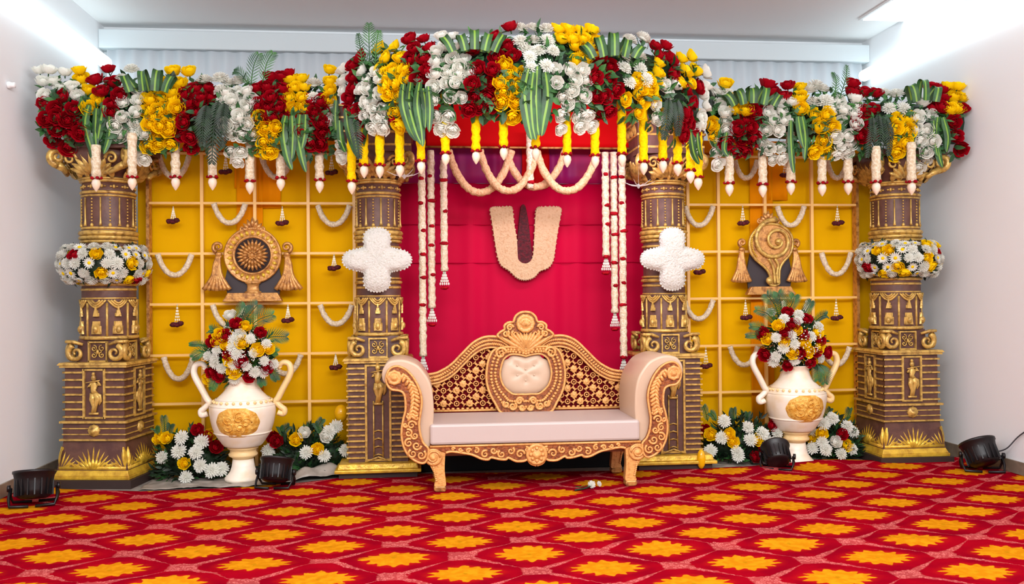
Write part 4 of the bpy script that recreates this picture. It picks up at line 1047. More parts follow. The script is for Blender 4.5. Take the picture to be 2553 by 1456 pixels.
for line in RECTS.replace('\n', ';').split(';'):
    k, x0, y0, x1, y1 = line.split(); x0, y0, x1, y1 = map(float, (x0, y0, x1, y1))
    sec = sec_of((x0+x1)/2); sp = 31 if k != 'C' else 36
    if sec == 'c': sp *= 1.05
    nx, ny = max(1, round((x1-x0)/sp+.15)), max(1, round((y1-y0)/(sp*.92)+.1))
    for j in range(ny):
        for i in range(nx):
            px = x0+(i+.5+(.25 if j % 2 and nx > 1 else -.12 if nx > 1 else 0))*(x1-x0)/nx+random.uniform(-3, 3); py = y0+(j+.5)*(y1-y0)/ny+random.uniform(-3, 3)
            p, n = surf(px, py, .0+random.uniform(-.02, .035)); n = (n+rv()*.28)
            fl = F/((R3.transposed() @ (p-Vector((0, 0, EYE)))).z*-1)
            size = (17.5 if k != 'C' else 22)/fl*random.uniform(.88, 1.12)
            if k == 'W': size *= .92
            key = (sec, k); cnt[key] = cnt.get(key, 0)+1
            put(k, p, n, size, SECL[sec])

# strap leaves, folded leaves, ferns on the swags: px polylines
def pl(px, py, off=.04): return surf(px, py, off)[0]
def straps(sec, items):
    for it in items:
        mb = MB(); pts = [pl(x, y, .05+.03*i) if i == 0 else P(x, y, yc(x)-.22-.02*random.random()) for i, (x, y) in enumerate(it[1:])]
        blade(mb, pts, it[0]); mb.build('strap_leaf', [M['gr'], M['grl']], SECL[sec])
straps('l', [(.055, (222, 262), (212, 310), (228, 372), (236, 408)), (.062, (258, 262), (250, 310), (243, 352)), (.05, (272, 290), (272, 340), (258, 384)), (.05, (240, 270), (238, 320), (240, 370)),
             (.062, (712, 288), (706, 330), (716, 390), (728, 424)), (.058, (728, 288), (730, 340), (727, 400)), (.062, (748, 285), (744, 340), (752, 390), (763, 430)), (.055, (762, 285), (760, 330), (752, 372)),
             (.05, (838, 250), (836, 300), (842, 350), (850, 372))])
straps('c', [(.055, (1006, 210), (1004, 260), (1022, 320), (1040, 352)), (.055, (1024, 205), (1020, 260), (1036, 325), (1052, 362)), (.055, (1046, 205), (1040, 260), (1050, 320), (1054, 366)), (.05, (1068, 215), (1072, 270), (1070, 330)), (.05, (1055, 220), (1062, 270), (1060, 320)),
             (.075, (1318, 170), (1308, 230), (1316, 300), (1326, 350)), (.075, (1340, 165), (1336, 230), (1338, 300), (1344, 338)), (.07, (1360, 180), (1366, 240), (1356, 300), (1350, 340)), (.06, (1330, 180), (1324, 240), (1328, 310), (1336, 350)),
             (.05, (862, 270), (868, 320), (884, 370), (896, 395)), (.05, (875, 290), (884, 340), (892, 390)), (.05, (846, 300), (850, 350), (862, 380)),
             (.05, (1722, 330), (1730, 380), (1744, 410)), (.045, (1738, 330), (1742, 370), (1752, 400))])
straps('r', [(.05, (1972, 300), (1972, 350), (1976, 405), (1980, 432)), (.06, (2000, 290), (2008, 340), (2006, 400)), (.055, (1990, 290), (1996, 330), (2004, 370)),
             (.062, (2338, 292), (2334, 340), (2342, 390), (2350, 418)), (.055, (2352, 292), (2364, 340), (2360, 380)), (.05, (2328, 300), (2330, 350), (2338, 390)), (.045, (1812, 330), (1806, 370), (1816, 390))])
def loops(sec, items):
    for (px, py, w, n) in items:
        n += 1
        for i in range(n):
            q = i-(n-1)/2; x = px+q*w*.95+random.uniform(-4, 4); a = surf(x, py+26+abs(q)*3, .02)[0]; h = .135*random.uniform(.75, 1.1)-.018*abs(q); dx = q*.022; sd = (1, random.uniform(-.5, .5), -.28*q)
            mb = MB(); pts = [a, a+Vector((dx, -.015, h*.55)), a+Vector((dx*2, -.035, h*.93)), a+Vector((dx*2.1, -.065, h)), a+Vector((dx*2, -.095, h*.86)), a+Vector((dx*1.4, -.105, h*.4)), a+Vector((dx*.8, -.10, -.02))]
            blade(mb, pts, .056, tip=False, side=sd); mb.build('folded_leaf', [M['gr'], M['grl']], SECL[sec])
loops('l', [(378, 200, 22, 3)]); loops('c', [(1180, 100, 20, 4), (1525, 115, 20, 4)]); loops('r', [(1865, 232, 19, 4), (2292, 225, 18, 2)])
def ferns(sec, items):
    for (x0, y0, x1, y1, L, dk) in items:
        mb = MB(); a = surf(x0, y0, .02)[0]; b = P(x1, y1, yc(x1)-(.14 if y1 < y0 else .26)); fern(mb, a, b, (0, -.04, .02), L, 20 if dk else 14, lw=.0062 if dk else .0038); mb.build('fern_frond', M['grd'] if dk else M['grf'], SECL[sec])
ferns('l', [(625, 215, 645, 135, .085, 0), (655, 205, 680, 132, .08, 0), (620, 210, 584, 178, .06, 0), (545, 250, 528, 404, .10, 1), (515, 260, 505, 360, .09, 1), (560, 255, 552, 360, .08, 1), (440, 215, 424, 188, .05, 1)])
ferns('c', [(922, 165, 920, 60, .075, 0), (935, 165, 944, 78, .06, 0), (905, 170, 893, 85, .05, 0), (880, 280, 896, 392, .06, 1), (1668, 245, 1655, 345, .06, 1), (1685, 245, 1690, 335, .06, 1)])
ferns('r', [(2092, 250, 2112, 165, .055, 0), (2080, 245, 2078, 182, .05, 0), (2190, 285, 2186, 410, .075, 1), (2175, 290, 2163, 390, .06, 1), (2205, 285, 2216, 385, .06, 1)])
# ------------------------------------------------------------------ hanging strings under the swags
def hang(px, yt, yb, Y, m, nm, lab, grp, rpx=11, rseed=0):
    ppm = F/((R3.transposed() @ (P(px, 400, Y)-Vector((0, 0, EYE)))).z*-1)
    top, bot = P(px, yt, Y), P(px, yb, Y); r = rpx/ppm; x = bot.x
    root = empty(nm, (x, Y, bot.z), lab, 'hanging garland', grp)
    zb = bot.z+34/ppm; n = max(6, int((top.z-zb)/.02)); mb = MB()
    top.z += 40/ppm; mb.tube([(x, Y, zb+(top.z-zb)*i/n) for i in range(n+1)], [r*(1+.10*math.sin(i*2.6)+random.uniform(-.05, .05)) for i in range(n+1)], 12, .14); mb.build('flower_string', m, root)
    b = MB(); h = 32/ppm; b.lathe([(.0, 0), (r*.25, h*.08), (r*.75, h*.35), (r*.98, h*.62), (r*.85, h*.85), (r*.4, h)], (x, Y, bot.z), 14, wave=(.04, 5)); b.build('lotus_bud', M['bud'], root)
    b = MB()
    for i in range(5):
        a = i*1.257-1.0+rseed; b.ball((x+r*1.0*math.cos(a), Y+r*1.0*math.sin(a), zb+.004*math.sin(i*3)), (r*.45, r*.4, r*.34), 8, 5, .2)
    b.build('red_petals', M['rr'], root)
WL = [(240, 402, 478), (330, 372, 475), (438, 360, 475), (530, 372, 475), (623, 350, 485), (700, 362, 477), (797, 370, 482)]
WR = [(1819, 350, 490), (1902, 360, 493), (1972, 370, 487), (2050, 370, 490), (2115, 380, 487), (2185, 405, 487), (2273, 395, 487)]
YS = [(877, 370, 485), (908, 340, 445), (947, 330, 445), (997, 300, 443), (1050, 350, 435), (1111, 270, 415), (1187, 250, 410), (1256, 262, 400), (1336, 285, 402), (1414, 265, 418), (1484, 275, 421), (1551, 265, 417), (1605, 290, 437), (1653, 310, 432), (1690, 320, 440), (1722, 370, 458), (1741, 370, 475)]
od = ['first', 'second', 'third', 'fourth', 'fifth', 'sixth', 'seventh', 'eighth', 'ninth', 'tenth', 'eleventh', 'twelfth', 'thirteenth', 'fourteenth', 'fifteenth', 'sixteenth', 'seventeenth']
for i, (px, yt, yb) in enumerate(WL): hang(px, yt, yb, 6.62 if px < 400 else 6.80, M['jas'], 'jasmine_tassel', '%s white jasmine tassel on the wheel emblem side, counted from the left wall' % od[i], 'white jasmine tassels', rseed=i)
for i, (px, yt, yb) in enumerate(WR): hang(px, yt, yb, 6.62 if px > 2150 else 6.80, M['jas'], 'jasmine_tassel', '%s white jasmine tassel on the conch emblem side, counted from the arch' % od[i], 'white jasmine tassels', rseed=i)
for i, (px, yt, yb) in enumerate(YS): hang(px, yt, yb, yc(px)-.07, M['mary'], 'marigold_tassel', '%s yellow marigold tassel of the arch, counted from the wheel emblem side' % od[i], 'yellow marigold tassels', rseed=i)
# long strings beside the crimson backdrop
def drop(px, yt, yb, Y, lab, knots, tassel=True, rpx=9):
    ppm = F/Y; top, bot = P(px, yt, Y), P(px, yb, Y); r = rpx/ppm; x = bot.x
    root = empty('jasmine_string', (x, Y, bot.z), lab, 'hanging garland', 'long jasmine strings beside the crimson backdrop')
    n = int((top.z-bot.z)/.02); mb = MB()
    mb.tube([(x, Y, bot.z+(top.z-bot.z)*i/n) for i in range(n+1)], [r*(1+.10*math.sin(i*1.9)+random.uniform(-.06, .06)) for i in range(n+1)], 12, .12); mb.build('flower_string', M['jas'] if rpx > 7 else M['jast'], root)
    for k in knots:
        z = P(px, k, Y).z; b = MB(); b.ball((x+random.uniform(-.01, .01), Y-r*.8, z), (r*random.uniform(.7, 1.3), r*.5, r*.55), 8, 5, .3); b.build('rose_knot', M['rr'], root)
    if tassel:
        b = MB(); z = bot.z
        for i in range(5):
            t = (i-2)*.011
            for k in range(5): b.ball((x+t*(.3+k*.3), Y, z-.012-k*.022), (.007, .007, .012), 6, 4)
        b.build('bud_tassel', M['rw'], root)
        b = MB(); b.ball((x, Y+.01, z-.132), (.032, .026, .014), 10, 6, .3); b.build('rose_cluster', M['rr'], root)
drop(1055, 395, 888, 7.02, 'longest jasmine string at the wheel emblem side of the crimson backdrop', [445, 507, 575, 634, 692, 760])
drop(1077, 375, 768, 7.06, 'middle length jasmine string at the wheel emblem side of the crimson backdrop', [440, 501, 564, 612, 685])
drop(1108, 400, 676, 7.02, 'shortest jasmine string at the wheel emblem side of the crimson backdrop', [450, 527, 607])
drop(1511, 380, 640, 7.02, 'shortest jasmine string at the conch emblem side of the crimson backdrop', [435, 512, 559, 640])
drop(1533, 380, 780, 7.06, 'middle length jasmine string at the conch emblem side of the crimson backdrop', [443, 533, 585, 655, 712])
drop(1555, 390, 893, 7.02, 'longest jasmine string at the conch emblem side of the crimson backdrop', [442, 507, 576, 645, 705, 760, 890])
drop(1322, 330, 470, 7.0, 'short jasmine string in the middle under the scarlet valance', [455], False)
def swag(pts, Y, r, m, nm, lab, grp, rough=.12):
    w = [P(x, y, Y) for x, y in pts]; c = [Vector(p) for p in catm(w, 8)]; mb = MB()
    mb.tube(c, [r*(1+random.uniform(-.1, .1)) for _ in c], 12, rough); o = mb.build(nm, m); return tag(o, lab, 'garland', grp)
U = lambda x0, x1, yt, yb, k=.0: [(x0, yt), (x0+(x1-x0)*.12, yt+(yb-yt)*.5), (x0+(x1-x0)*.3, yt+(yb-yt)*.88), ((x0+x1)/2+k, yb), (x0+(x1-x0)*.7, yt+(yb-yt)*.88), (x0+(x1-x0)*.88, yt+(yb-yt)*.5), (x1, yt)]
for (a, b_, yt, yb, Y, lab) in ((1118, 1276, 375, 480, 7.06, 'tan jasmine loop nearest the wheel emblem side under the valance'), (1196, 1340, 375, 476, 7.00, 'tan jasmine loop left of the middle under the valance'),
                            (1258, 1412, 370, 466, 7.07, 'tan jasmine loop right of the middle under the valance'), (1338, 1490, 378, 476, 6.98, 'tan jasmine loop nearest the conch emblem side under the valance')):
    swag(U(a, b_, yt, yb), Y, .030, M['jast'], 'jasmine_loop', lab, 'tan loops under the valance')
# loops and tassels on the lattices
SW = [(393, 478, 634, 686, 0, 'wheel', 'in the outer column, third row'), (533, 612, 508, 556, 0, 'wheel', 'above the wheel, second row'), (792, 872, 512, 560, 0, 'wheel', 'by the sofa side column, second row'),
      (408, 482, 890, 945, 0, 'wheel', 'in the outer column, fifth row'), (530, 610, 760, 812, 0, 'wheel', 'under the wheel, behind the bouquet'), (798, 878, 760, 808, 0, 'wheel', 'by the sofa side column, fourth row'), (672, 750, 884, 932, 0, 'wheel', 'right of the bouquet, fifth row'),
      (396, 472, 388, 442, 0, 'wheel', 'in the outer column, top row'), (652, 728, 388, 442, 0, 'wheel', 'above the wheel, top row'),
      (1708, 1778, 514, 562, 0, 'conch', 'by the sofa side column, second row'), (1938, 2005, 514, 562, 0, 'conch', 'above the conch, second row'), (2048, 2122, 630, 684, 0, 'conch', 'in the outer column, third row'),
      (1706, 1778, 748, 795, 0, 'conch', 'by the sofa side column, fourth row'), (1820, 1890, 864, 910, 0, 'conch', 'left of the bouquet, fifth row'), (2050, 2118, 865, 910, 0, 'conch', 'right of the bouquet, fifth row'), (1950, 2015, 750, 798, 0, 'conch', 'under the conch, behind the bouquet'),
      (1832, 1888, 400, 444, 0, 'conch', 'left of the orange band, top row'), (2062, 2112, 400, 444, 0, 'conch', 'in the outer part, top row')]
for (a, b_, yt, yb, _, side_, w) in SW:
    swag(U(a, b_, yt, yb), 7.255, .0225, M['jas'], 'jasmine_loop', 'cream jasmine loop on the %s lattice %s' % (side_, w), 'cream loops on the lattices')
TS = [(432, 517, 551, 'wheel', 'outer column second row'), (704, 517, 556, 'wheel', 'right above the wheel'), (833, 636, 668, 'wheel', 'right of the wheel'), (442, 761, 808, 'wheel', 'outer column fourth row'), (718, 762, 798, 'wheel', 'right under the wheel'),
      (837, 884, 915, 'wheel', 'sofa side column fifth row'), (563, 386, 428, 'wheel', 'top row near the orange band'), (827, 386, 430, 'wheel', 'top row sofa side'),
      (1852, 515, 556, 'conch', 'left above the conch'), (2088, 515, 556, 'conch', 'outer column second row'), (1743, 630, 678, 'conch', 'beside the quatrefoil'), (1859, 750, 791, 'conch', 'left under the conch'), (2085, 748, 792, 'conch', 'outer column fourth row'), (1760, 868, 912, 'conch', 'sofa side column fifth row'),
      (1958, 394, 436, 'conch', 'top row beside the orange band')]
for (px, yt, yb, side_, w) in TS:
    Y = 7.272; t_, b_ = P(px, yt, Y), P(px, yb, Y); root = empty('rose_tassel', tuple(b_), 'red rose tassel on the %s lattice, %s' % (side_, w), 'tassel', 'small rose tassels on the lattices')
    mb = MB(); L = t_.z-b_.z
    for s in (-1, 0, 1):
        for k in range(7):
            q = k/6; mb.ball((b_.x+s*.018*(1-q), Y, b_.z+.01+(L-.01)*q), (.0055, .0055, .010), 6, 4)
    mb.build('bud_string', M['rp'], root)
    mb = MB()
    for s in (-1, 0, 1): mb.ball((b_.x+s*.028, Y-.012, b_.z-.006*(1-abs(s))+.004*s), (.026, .026, .020), 9, 6, .3)
    mb.build('rose_cluster', M['mumr'], root)
# ------------------------------------------------------------------ floral emblem and quatrefoils
def pad(mb, poly, y0, y1, amp=.008, n=5):
    cx = sum(p[0] for p in poly)/len(poly); cz_ = sum(p[1] for p in poly)/len(poly)
YP = YR-.045
root = empty('floral_emblem', tuple(P(1307, 695, YP)), 'U shaped cream flower emblem with dark red centre on the crimson backdrop', 'emblem')
c_ = [(1245, 540), (1254, 590), (1262, 625), (1268, 640), (1285, 660), (1308, 668), (1332, 660), (1350, 640), (1356, 622), (1364, 590), (1374, 540)]
full = [(1222, 525), (1227, 560), (1233, 600), (1240, 640), (1250, 662), (1268, 674), (1285, 690), (1300, 697), (1316, 697), (1332, 690), (1345, 676), (1365, 668), (1378, 650), (1383, 620), (1389, 580), (1397, 535), (1396, 520), (1380, 516), (1350, 517), (1338, 522), (1334, 545), (1331, 600), (1328, 640), (1318, 654), (1307, 657), (1294, 652), (1290, 640), (1288, 600), (1281, 560), (1277, 525), (1270, 516), (1245, 517), (1230, 518)]
pts = [P(x, y, YP) for x, y in catm(full, 3, True)]; mb = MB(); mb.prism([(p.x, p.z) for p in pts], YP-.03, YP+.02, True)
for i in range(0, len(pts), 1): p = pts[i]; mb.ball((p.x, YP-.012, p.z), (.010, .012, .010), 6, 4, .2)
mb.build('flower_mark', M['mumc'], root)
cm_ = [(1300, 512), (1308, 512), (1313, 530), (1318, 560), (1322, 600), (1326, 635), (1322, 652), (1308, 658), (1294, 650), (1288, 635), (1290, 600), (1293, 560), (1296, 530)]
pts = [P(x, y, YP-.003) for x, y in catm(cm_, 3, True)]; mb = MB(); mb.prism([(p.x, p.z) for p in pts], YP-.024, YP+.02, True); mb.build('centre_mark', M['mumr'], root, bevel=.01)
for (cx, cy, rx_, ry_, lab) in ((940, 648, 86, 80, 'white quatrefoil of packed flowers on the column left of the sofa'), (1676, 646, 79, 78, 'white quatrefoil of packed flowers on the column right of the sofa')):
    Y = 6.79; q = []
    prof = [(0, 1.0), (8, .985), (18, .88), (28, .70), (36, .60), (45, .545)]
    rad = lambda d: interp(d, prof)
    for i in range(72):
        a = i*5; m = a % 90; m = m if m <= 45 else 90-m; wide = (a % 180) > 45 and (a % 180) < 135
        r_ = rad(m)
        if m < 40 and wide: r_ = interp(m, [(0, 1.0), (12, .99), (24, .90), (34, .70), (45, .545)])
        q.append((cx+rx_*r_*math.cos(math.radians(a)), cy-ry_*r_*math.sin(math.radians(a))))
    root = empty('flower_quatrefoil', tuple(P(cx, cy+ry_, Y)), lab, 'flower emblem', 'white flower quatrefoils')
    pts = [P(x, y, Y) for x, y in q]; c0 = P(cx, cy, Y); vs = []; L = 7
    mb = MB(); mb.prism([(p.x, p.z) for p in pts], Y-.008, Y+.03, True); mb.build('backing', M['mumw'], root)
    mb = MB(); m_ = len(pts)
    for k in range(L):
        t = 1-k/L
        for p in pts: vs.append((c0.x+(p.x-c0.x)*t, Y-.010-.045*math.sqrt(1-t**4)+random.uniform(-.003, .003), c0.z+(p.z-c0.z)*t))
    vs.append((c0.x, Y-.055, c0.z)); fs = [(k*m_+i, k*m_+(i+1) % m_, (k+1)*m_+(i+1) % m_, (k+1)*m_+i) for k in range(L-1) for i in range(m_)]+[((L-1)*m_+i, (L-1)*m_+(i+1) % m_, L*m_) for i in range(m_)]
    mb.add(vs, fs)
    for p in pts: mb.ball((p.x, Y-.006, p.z), (.0085, .012, .0085), 6, 4, .3)
    mb.build('packed_petals', M['mumw'], root)
# ------------------------------------------------------------------ flower bands on the outer columns
for (col, cpx, lab) in ((cols[0], 262, 'thick flower band around the column nearest the left wall'), (cols[3], 2240, 'thick flower band around the column nearest the right wall')):
    x0 = P(cpx, 655, YC-.02).x; zc = P(cpx, 656 if cpx < 999 else 643, 6.75).z; y0_ = YC-.02
    root = empty('flower_band', (x0, y0_, zc), lab, 'flower garland', 'flower bands on the outer columns')
    mb = MB(); mb.tube([(x0+.215*math.cos(a*PI/16), y0_+.215*math.sin(a*PI/16), zc) for a in range(32)], .055, 10, .2, closed=True)
    o = mb; n_ = len(mb.v)
    for i in range(n_): v_ = mb.v[i]; mb.v[i] = (v_[0], v_[1], zc+(v_[2]-zc)*1.9)
    for i in range(260):
        a = random.uniform(0, 2*PI); e_ = random.uniform(-1.3, 1.3); n = Vector((math.cos(a)*math.cos(e_), math.sin(a)*math.cos(e_), math.sin(e_)))
        leafquad(mb, Vector((x0+.215*math.cos(a), y0_+.215*math.sin(a), zc))+Vector((n.x*.06, n.y*.06, n.z*.13)), rv()+n, n, .06, .012)
    mb.build('foliage', M['grd'], root)['kind'] = 'stuff'
    for row, e_ in enumerate((-1.1, -.55, 0, .5, 1.0)):
        N = 20
        for i in range(N):
            a = 2*PI*(i+.5*(row % 2))/N+random.uniform(-.08, .08)
            n = Vector((math.cos(a)*math.cos(e_), math.sin(a)*math.cos(e_), math.sin(e_)))
            p = Vector((x0+.225*math.cos(a), y0_+.225*math.sin(a), zc))+Vector((n.x*.085, n.y*.085, math.sin(e_)*.135))
            k = random.choices('DCYR', (.42, .46, .10, .02))[0]
            if row == 3 and i == 13 and cpx < 999: k = 'R'
            put(k, p, n+rv()*.2, (.050 if k in 'DC' else .042)*random.uniform(.9, 1.1), root)
# ------------------------------------------------------------------ bouquets
def bouquet(zf, Yc_, rows, cen, rad, ub, lab, fr, Q):
    c = zf(*cen, Yc_); u_root, ux = ub
    root = empty('bouquet', (ux, Yc_, .74), lab, 'bouquet', 'bouquets in the tall urns')
    depth = lambda x, y: Yc_-.17*math.sqrt(max(0, 1-((x-cen[0])/rad[0])**2-((y-cen[1])/rad[1])**2))-.03
    for line in rows.split(';'):
        k, rest = line.split(':')
        for t in rest.split():
            x, y = map(float, t.split(',')); Y = depth(x, y); k = 'C' if k == 'W' and random.random() < .45 else k; p = zf(x, y, Y); n = (p-Vector((c.x, Yc_+.12, c.z-.08))).normalized()+Vector((0, -.35, 0))
            put(k, p, n, (.046 if k in 'WC' else .044)*random.uniform(.9, 1.1), root)
    # back and sides of the bouquet seen only from elsewhere
    for i in range(16):
        a = i*.39; p = Vector((c.x+.17*math.cos(a), Yc_+.03+.12*abs(math.sin(a)), c.z-.08+.02*(i % 5)+.05*math.sin(i))); put('WRY'[i % 3], p, p-Vector((c.x, Yc_-.02, c.z-.1)), .042, root)
    mb = MB()
    for i in range(760):
        d_ = rv(); p = Vector((c.x+d_.x*.24*random.uniform(.5, 1), Yc_-.0+d_.y*.13*random.uniform(.5, 1), c.z+d_.z*.24*random.uniform(.4, 1)-.02)); mb.cm = random.choice((0, 0, 1))
        leafquad(mb, p, d_+rv()*.6, rv(), random.uniform(.04, .09), .011)
    mb.build('foliage', [M['gr'], M['grf']], root)['kind'] = 'stuff'
    mb = MB()
    for i in range(300):
        d_ = rv(); p = Vector((c.x+d_.x*.22, Yc_-.02-abs(d_.y)*.20, c.z+d_.z*.21)); mb.ball(p, .0055, 5, 4)
    mb.build('baby_breath', M['rw'], root)['kind'] = 'stuff'
    for (x0, y0_, x1, y1, L) in fr:
        mb = MB(); fern(mb, zf(x0, y0_, Yc_-.02), zf(x1, y1, Yc_-.10), (0, -.03, .02), L, 18); mb.build('palm_frond', M['grf'], root)
    mb = MB(); 
    for i in range(9): mb.tube([(ux+random.uniform(-.04, .04), Yc_+random.uniform(-.04, .04), .62), (ux+random.uniform(-.06, .06), Yc_+random.uniform(-.05, .05), .86), (c.x+random.uniform(-.12, .12), Yc_+random.uniform(-.08, .08), c.z)], .005, 5)
    mb.build('stem', M['gr'], root)
ZF = lambda zx, zy, Y: P(360+zx/2.911, 740+zy/2.911, Y)
ZG = lambda zx, zy, Y: P(1720+zx/2.9125, 700+zy/2.9125, Y)
bouquet(ZF, 6.86, 'R:580,285 670,195 840,260 495,325 615,415 700,465 890,515 760,580 480,550 540,570;Y:735,215 540,270 530,320 595,345 710,330 820,385 905,375 620,460 650,545 460,600;W:620,130 690,280 650,310 770,305 635,365 885,340 525,390 460,430 665,415 790,410 510,480 870,465 940,490 645,495 740,505 800,545 865,550 655,600 510,450 560,520', (690, 400), (300, 260), URN1,
        'round bouquet with palm fronds in the urn under the wheel emblem', [(700, 250, 820, 60, .10), (740, 240, 930, 130, .09), (700, 230, 735, 70, .09), (820, 330, 1030, 290, .09), (830, 400, 960, 400, .07), (520, 400, 350, 440, .07), (500, 380, 330, 345, .04), (560, 300, 480, 240, .06), (900, 520, 960, 600, .06), (560, 560, 490, 670, .06), (820, 560, 860, 640, .06)], 1)
bouquet(ZG, 6.95, 'R:710,225 850,275 750,320 525,380 695,385 825,395 950,425 540,540 800,525 920,510 710,615 875,590 1005,520;W:590,230 685,275 790,245 785,290 625,415 740,395 880,405 760,460 680,490 605,590 760,580 950,565 935,335 625,550;Y:640,325 560,425 775,360 830,445 685,445 745,525 865,515 945,480 930,375', (760, 430), (270, 250), URN2,
        'round bouquet with palm fronds in the urn under the conch emblem', [(650, 280, 560, 100, .10), (660, 270, 640, 90, .10), (700, 260, 760, 110, .09), (620, 300, 480, 210, .07), (800, 300, 880, 150, .07), (560, 380, 440, 330, .06), (900, 300, 990, 250, .06), (930, 600, 980, 740, .09), (910, 600, 930, 720, .08), (540, 430, 410, 400, .05), (760, 640, 790, 770, .05)], 2)
# ------------------------------------------------------------------ flower beds on the floor
def bed(zf, Yc_, rows, box, lab, sprigs):
    x0, y0_, x1, y1 = box; g0, g1 = zf(x0, y1, Yc_), zf(x1, y1, Yc_); cx = (g0.x+g1.x)/2; w = (g1.x-g0.x)/2; ht = zf(x0, y0_, Yc_).z
    root = empty('flower_bed', (cx, Yc_, -.012), lab, 'flower arrangement', 'leafy flower arrangements at the foot of the stage')
    mb = MB(); mb.cm = 2
    mb.ball((cx, Yc_+.02, ht*.35), (w*.85, .12, ht*.34), 16, 8, .25)
    for i in range(900):
        d_ = rv(); d_.z = abs(d_.z); q = random.uniform(.5, 1.0); p = Vector((cx+d_.x*w*q, Yc_+d_.y*.17*q, .01+d_.z*ht*.95*q)); mb.cm = random.choice((0, 0, 1))
        leafquad(mb, p, d_+rv()*.7+Vector((0, -.2, .1)), rv(), random.uniform(.05, .09), .012)
    mb.build('foliage', [M['grd'], M['gr'], M['grd']], root)['kind'] = 'stuff'
    for line in rows.split(';'):
        k, rest = line.split(':')
        for t in rest.split():
            x, y = map(float, t.split(',')); a = (zf(x, y, Yc_).x-cx)/w; zz = zf(x, y, Yc_).z/ht
            Y = Yc_-.20*math.sqrt(max(.05, 1-min(.95, a*a*.8+zz*zz*.6))); p = zf(x, y, Y); p.z = max(p.z, .03)
            put(k, p, Vector((a*.4, -1, .35))+rv()*.2, (.060 if k == 'C' else .044)*random.uniform(.9, 1.08), root)
    for (x, y, x2, y2) in sprigs:
        mb = MB(); fern(mb, zf(x, y, Yc_-.03), zf(x2, y2, Yc_-.05), (0, 0, .01), .05, 12); mb.build('leafy_sprig', M['gr'], root)
bed(ZF, 7.0, 'Y:160,1025 100,1030 290,1210 480,1000;C:270,1020 415,1050 250,1120 375,1130 130,1165 405,1225 490,1260 560,1250 305,1310;R:385,965 520,1090 450,1020', (70, 960, 590, 1330), 'leafy flower arrangement between the left wall column and the urn', [(150, 1000, 140, 870), (180, 1010, 190, 930), (100, 1000, 80, 960)])
bed(ZF, 7.08, 'R:935,1020 960,1050;Y:1100,1035 1255,1105;C:900,1120 1175,1130 1305,1155 1455,1115 1340,980 1390,940;W:1320,1010 1160,985', (860, 950, 1500, 1250), 'leafy flower arrangement between the urn and the column left of the sofa', [(1000, 1000, 1050, 940), (1250, 980, 1290, 890), (1000, 1010, 985, 950), (1280, 1000, 1240, 920), (1190, 1010, 1150, 950)])
bed(ZG, 7.05, 'C:250,1020 420,1065 230,1140 440,1155 525,1110 630,1110 575,1175 150,1235 350,1270 340,1240;Y:150,1115 285,1110 315,1170 490,1155 655,1170;R:110,1085 530,1210 475,1280 600,1050', (90, 970, 690, 1310), 'leafy flower arrangement between the column right of the sofa and the urn', [(130, 1020, 100, 910), (320, 1020, 315, 930), (410, 1040, 420, 960), (190, 1020, 150, 960)])
bed(ZG, 7.12, 'C:880,1090 970,1040 1035,1000 1140,1060 1170,1220 890,1215 960,1170 985,1225 1095,1255 1185,1100;W:1060,1170;Y:875,1135 960,1110 1140,1195;R:1105,1115', (850, 990, 1240, 1290), 'leafy flower arrangement between the urn and the right wall column', [(980, 1010, 1020, 930), (1140, 1020, 1160, 930), (1200, 1200, 1340, 1280), (1180, 1230, 1290, 1290)])
# balloon
p = ZF(1428, 845, 7.14); mb = MB(); mb.ball((p.x, 7.14, p.z), (.055, .055, .068), 16, 12); mb.cm = 0; mb.tube([(p.x, 7.14, p.z-.066), (p.x, 7.14, p.z-.08)], [.004, .012], 8)
tag(mb.build('balloon', M['balloon']), 'small golden yellow balloon by the column left of the sofa', 'balloon')
p = ZG(75, 1190, 6.74); mb = MB(); mb.ball((p.x, 6.72, .085), (.034, .034, .075), 14, 10)
tag(mb.build('balloon', M['balloon']), 'small golden balloon on the floor beside the column right of the sofa', 'balloon')
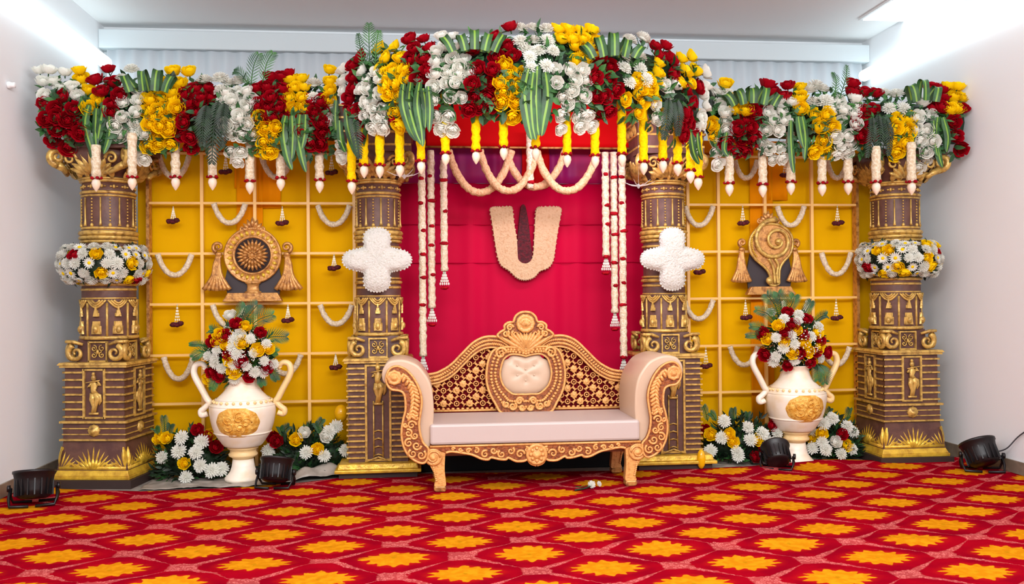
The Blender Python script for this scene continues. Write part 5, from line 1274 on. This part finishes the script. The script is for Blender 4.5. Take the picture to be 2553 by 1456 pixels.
# plastic sheets on the floor behind the carpet edge
def sheet(px, lab, hump):
    pts = [FL(*q) for q in px]; x0 = min(p.x for p in pts); x1 = max(p.x for p in pts); yb = 7.25
    def fn(u, v):
        x = x0+u*(x1-x0); yf = interp(x, [(p.x, p.y) for p in pts]); y = yf+v*(yb-yf)
        z = .004+.022*abs(noise.noise(Vector((x*6, y*9, 1))))+.006*abs(noise.noise(Vector((x*22, y*22, 4))))
        for (hx, hy, hh, hr) in hump: z += hh*math.exp(-((x-hx)**2+(y-hy)**2)/hr**2)
        return (x, y, z-.01)
    mb = MB(); mb.grid(fn, 90, 24); o = mb.build('plastic_sheet', M['sheet'], solid=.003); tag(o, lab, 'floor sheet', 'crumpled floor sheets')
a_, b2 = FL(760, 1195), FL(815, 1190)
sheet([(345, 1220), (620, 1212), (760, 1198), (855, 1188)], 'crumpled grey plastic sheet under the urn and arrangements below the wheel emblem', [(a_.x, a_.y+.05, .075, .10), (b2.x, b2.y+.12, .09, .11)])
sheet([(1768, 1168), (1900, 1164), (1990, 1156), (2080, 1150)], 'flat grey sheet under the urn and arrangements below the conch emblem', [])
# fallen flower on the carpet
g = FL(1475, 1222); root = empty('fallen_flower', (g.x, g.y, .012), 'fallen white flower with dark stem on the carpet before the sofa', 'flower')
for (dx, dy, s_) in ((0, 0, .030), (.055, .01, .022)):
    o = bpy.data.objects.new('white_rose', FM['C'][0]); COL.objects.link(o); o.parent = root; o.location = (dx, dy, .028); o.rotation_euler = (1.1, .3, dx*9); o.scale = (s_,)*3
MB().tube(catm([(g.x, g.y, .03), (g.x-.06, g.y-.03, .02), (g.x-.13, g.y-.07, .018)], 5), .006, 6).build('stem', M['grd'], root)
mb = MB()
for i in range(6): leafquad(mb, Vector((g.x-.02*i, g.y-.01*i, .03)), Vector((-.6, random.uniform(-1, 1), .2)), Vector((0, 0, 1)), .045, .010)
mb.build('leaves', M['gr'], root)
# clear acrylic chandelier stars hanging beside the canopy
for i, (px, py, Y, w, lab) in enumerate(((1008, 440, 6.2, .12, 'clear acrylic star pendant in front of the column left of the sofa'), (1592, 464, 6.16, .12, 'clear acrylic star pendant in front of the column right of the sofa'))):
    c = P(px, py, Y); mb = MB()
    for k in range(6): a = k*PI/3; mb.tube([(c.x, Y, c.z), (c.x+w*.55*math.cos(a), Y+w*.55*math.sin(a), c.z+.01), (c.x+w*math.cos(a), Y+w*math.sin(a), c.z+.035)], [.006, .004, .001], 6)
    mb.ball((c.x, Y, c.z), (.012, .012, .018), 8, 6); zt = P(px, 195, Y).z; mb.tube([(c.x, Y, c.z), (c.x, Y, zt)], .0015, 5)
    tag(mb.build('acrylic_pendant', M['acrylic']), lab, 'pendant', 'clear acrylic pendants')
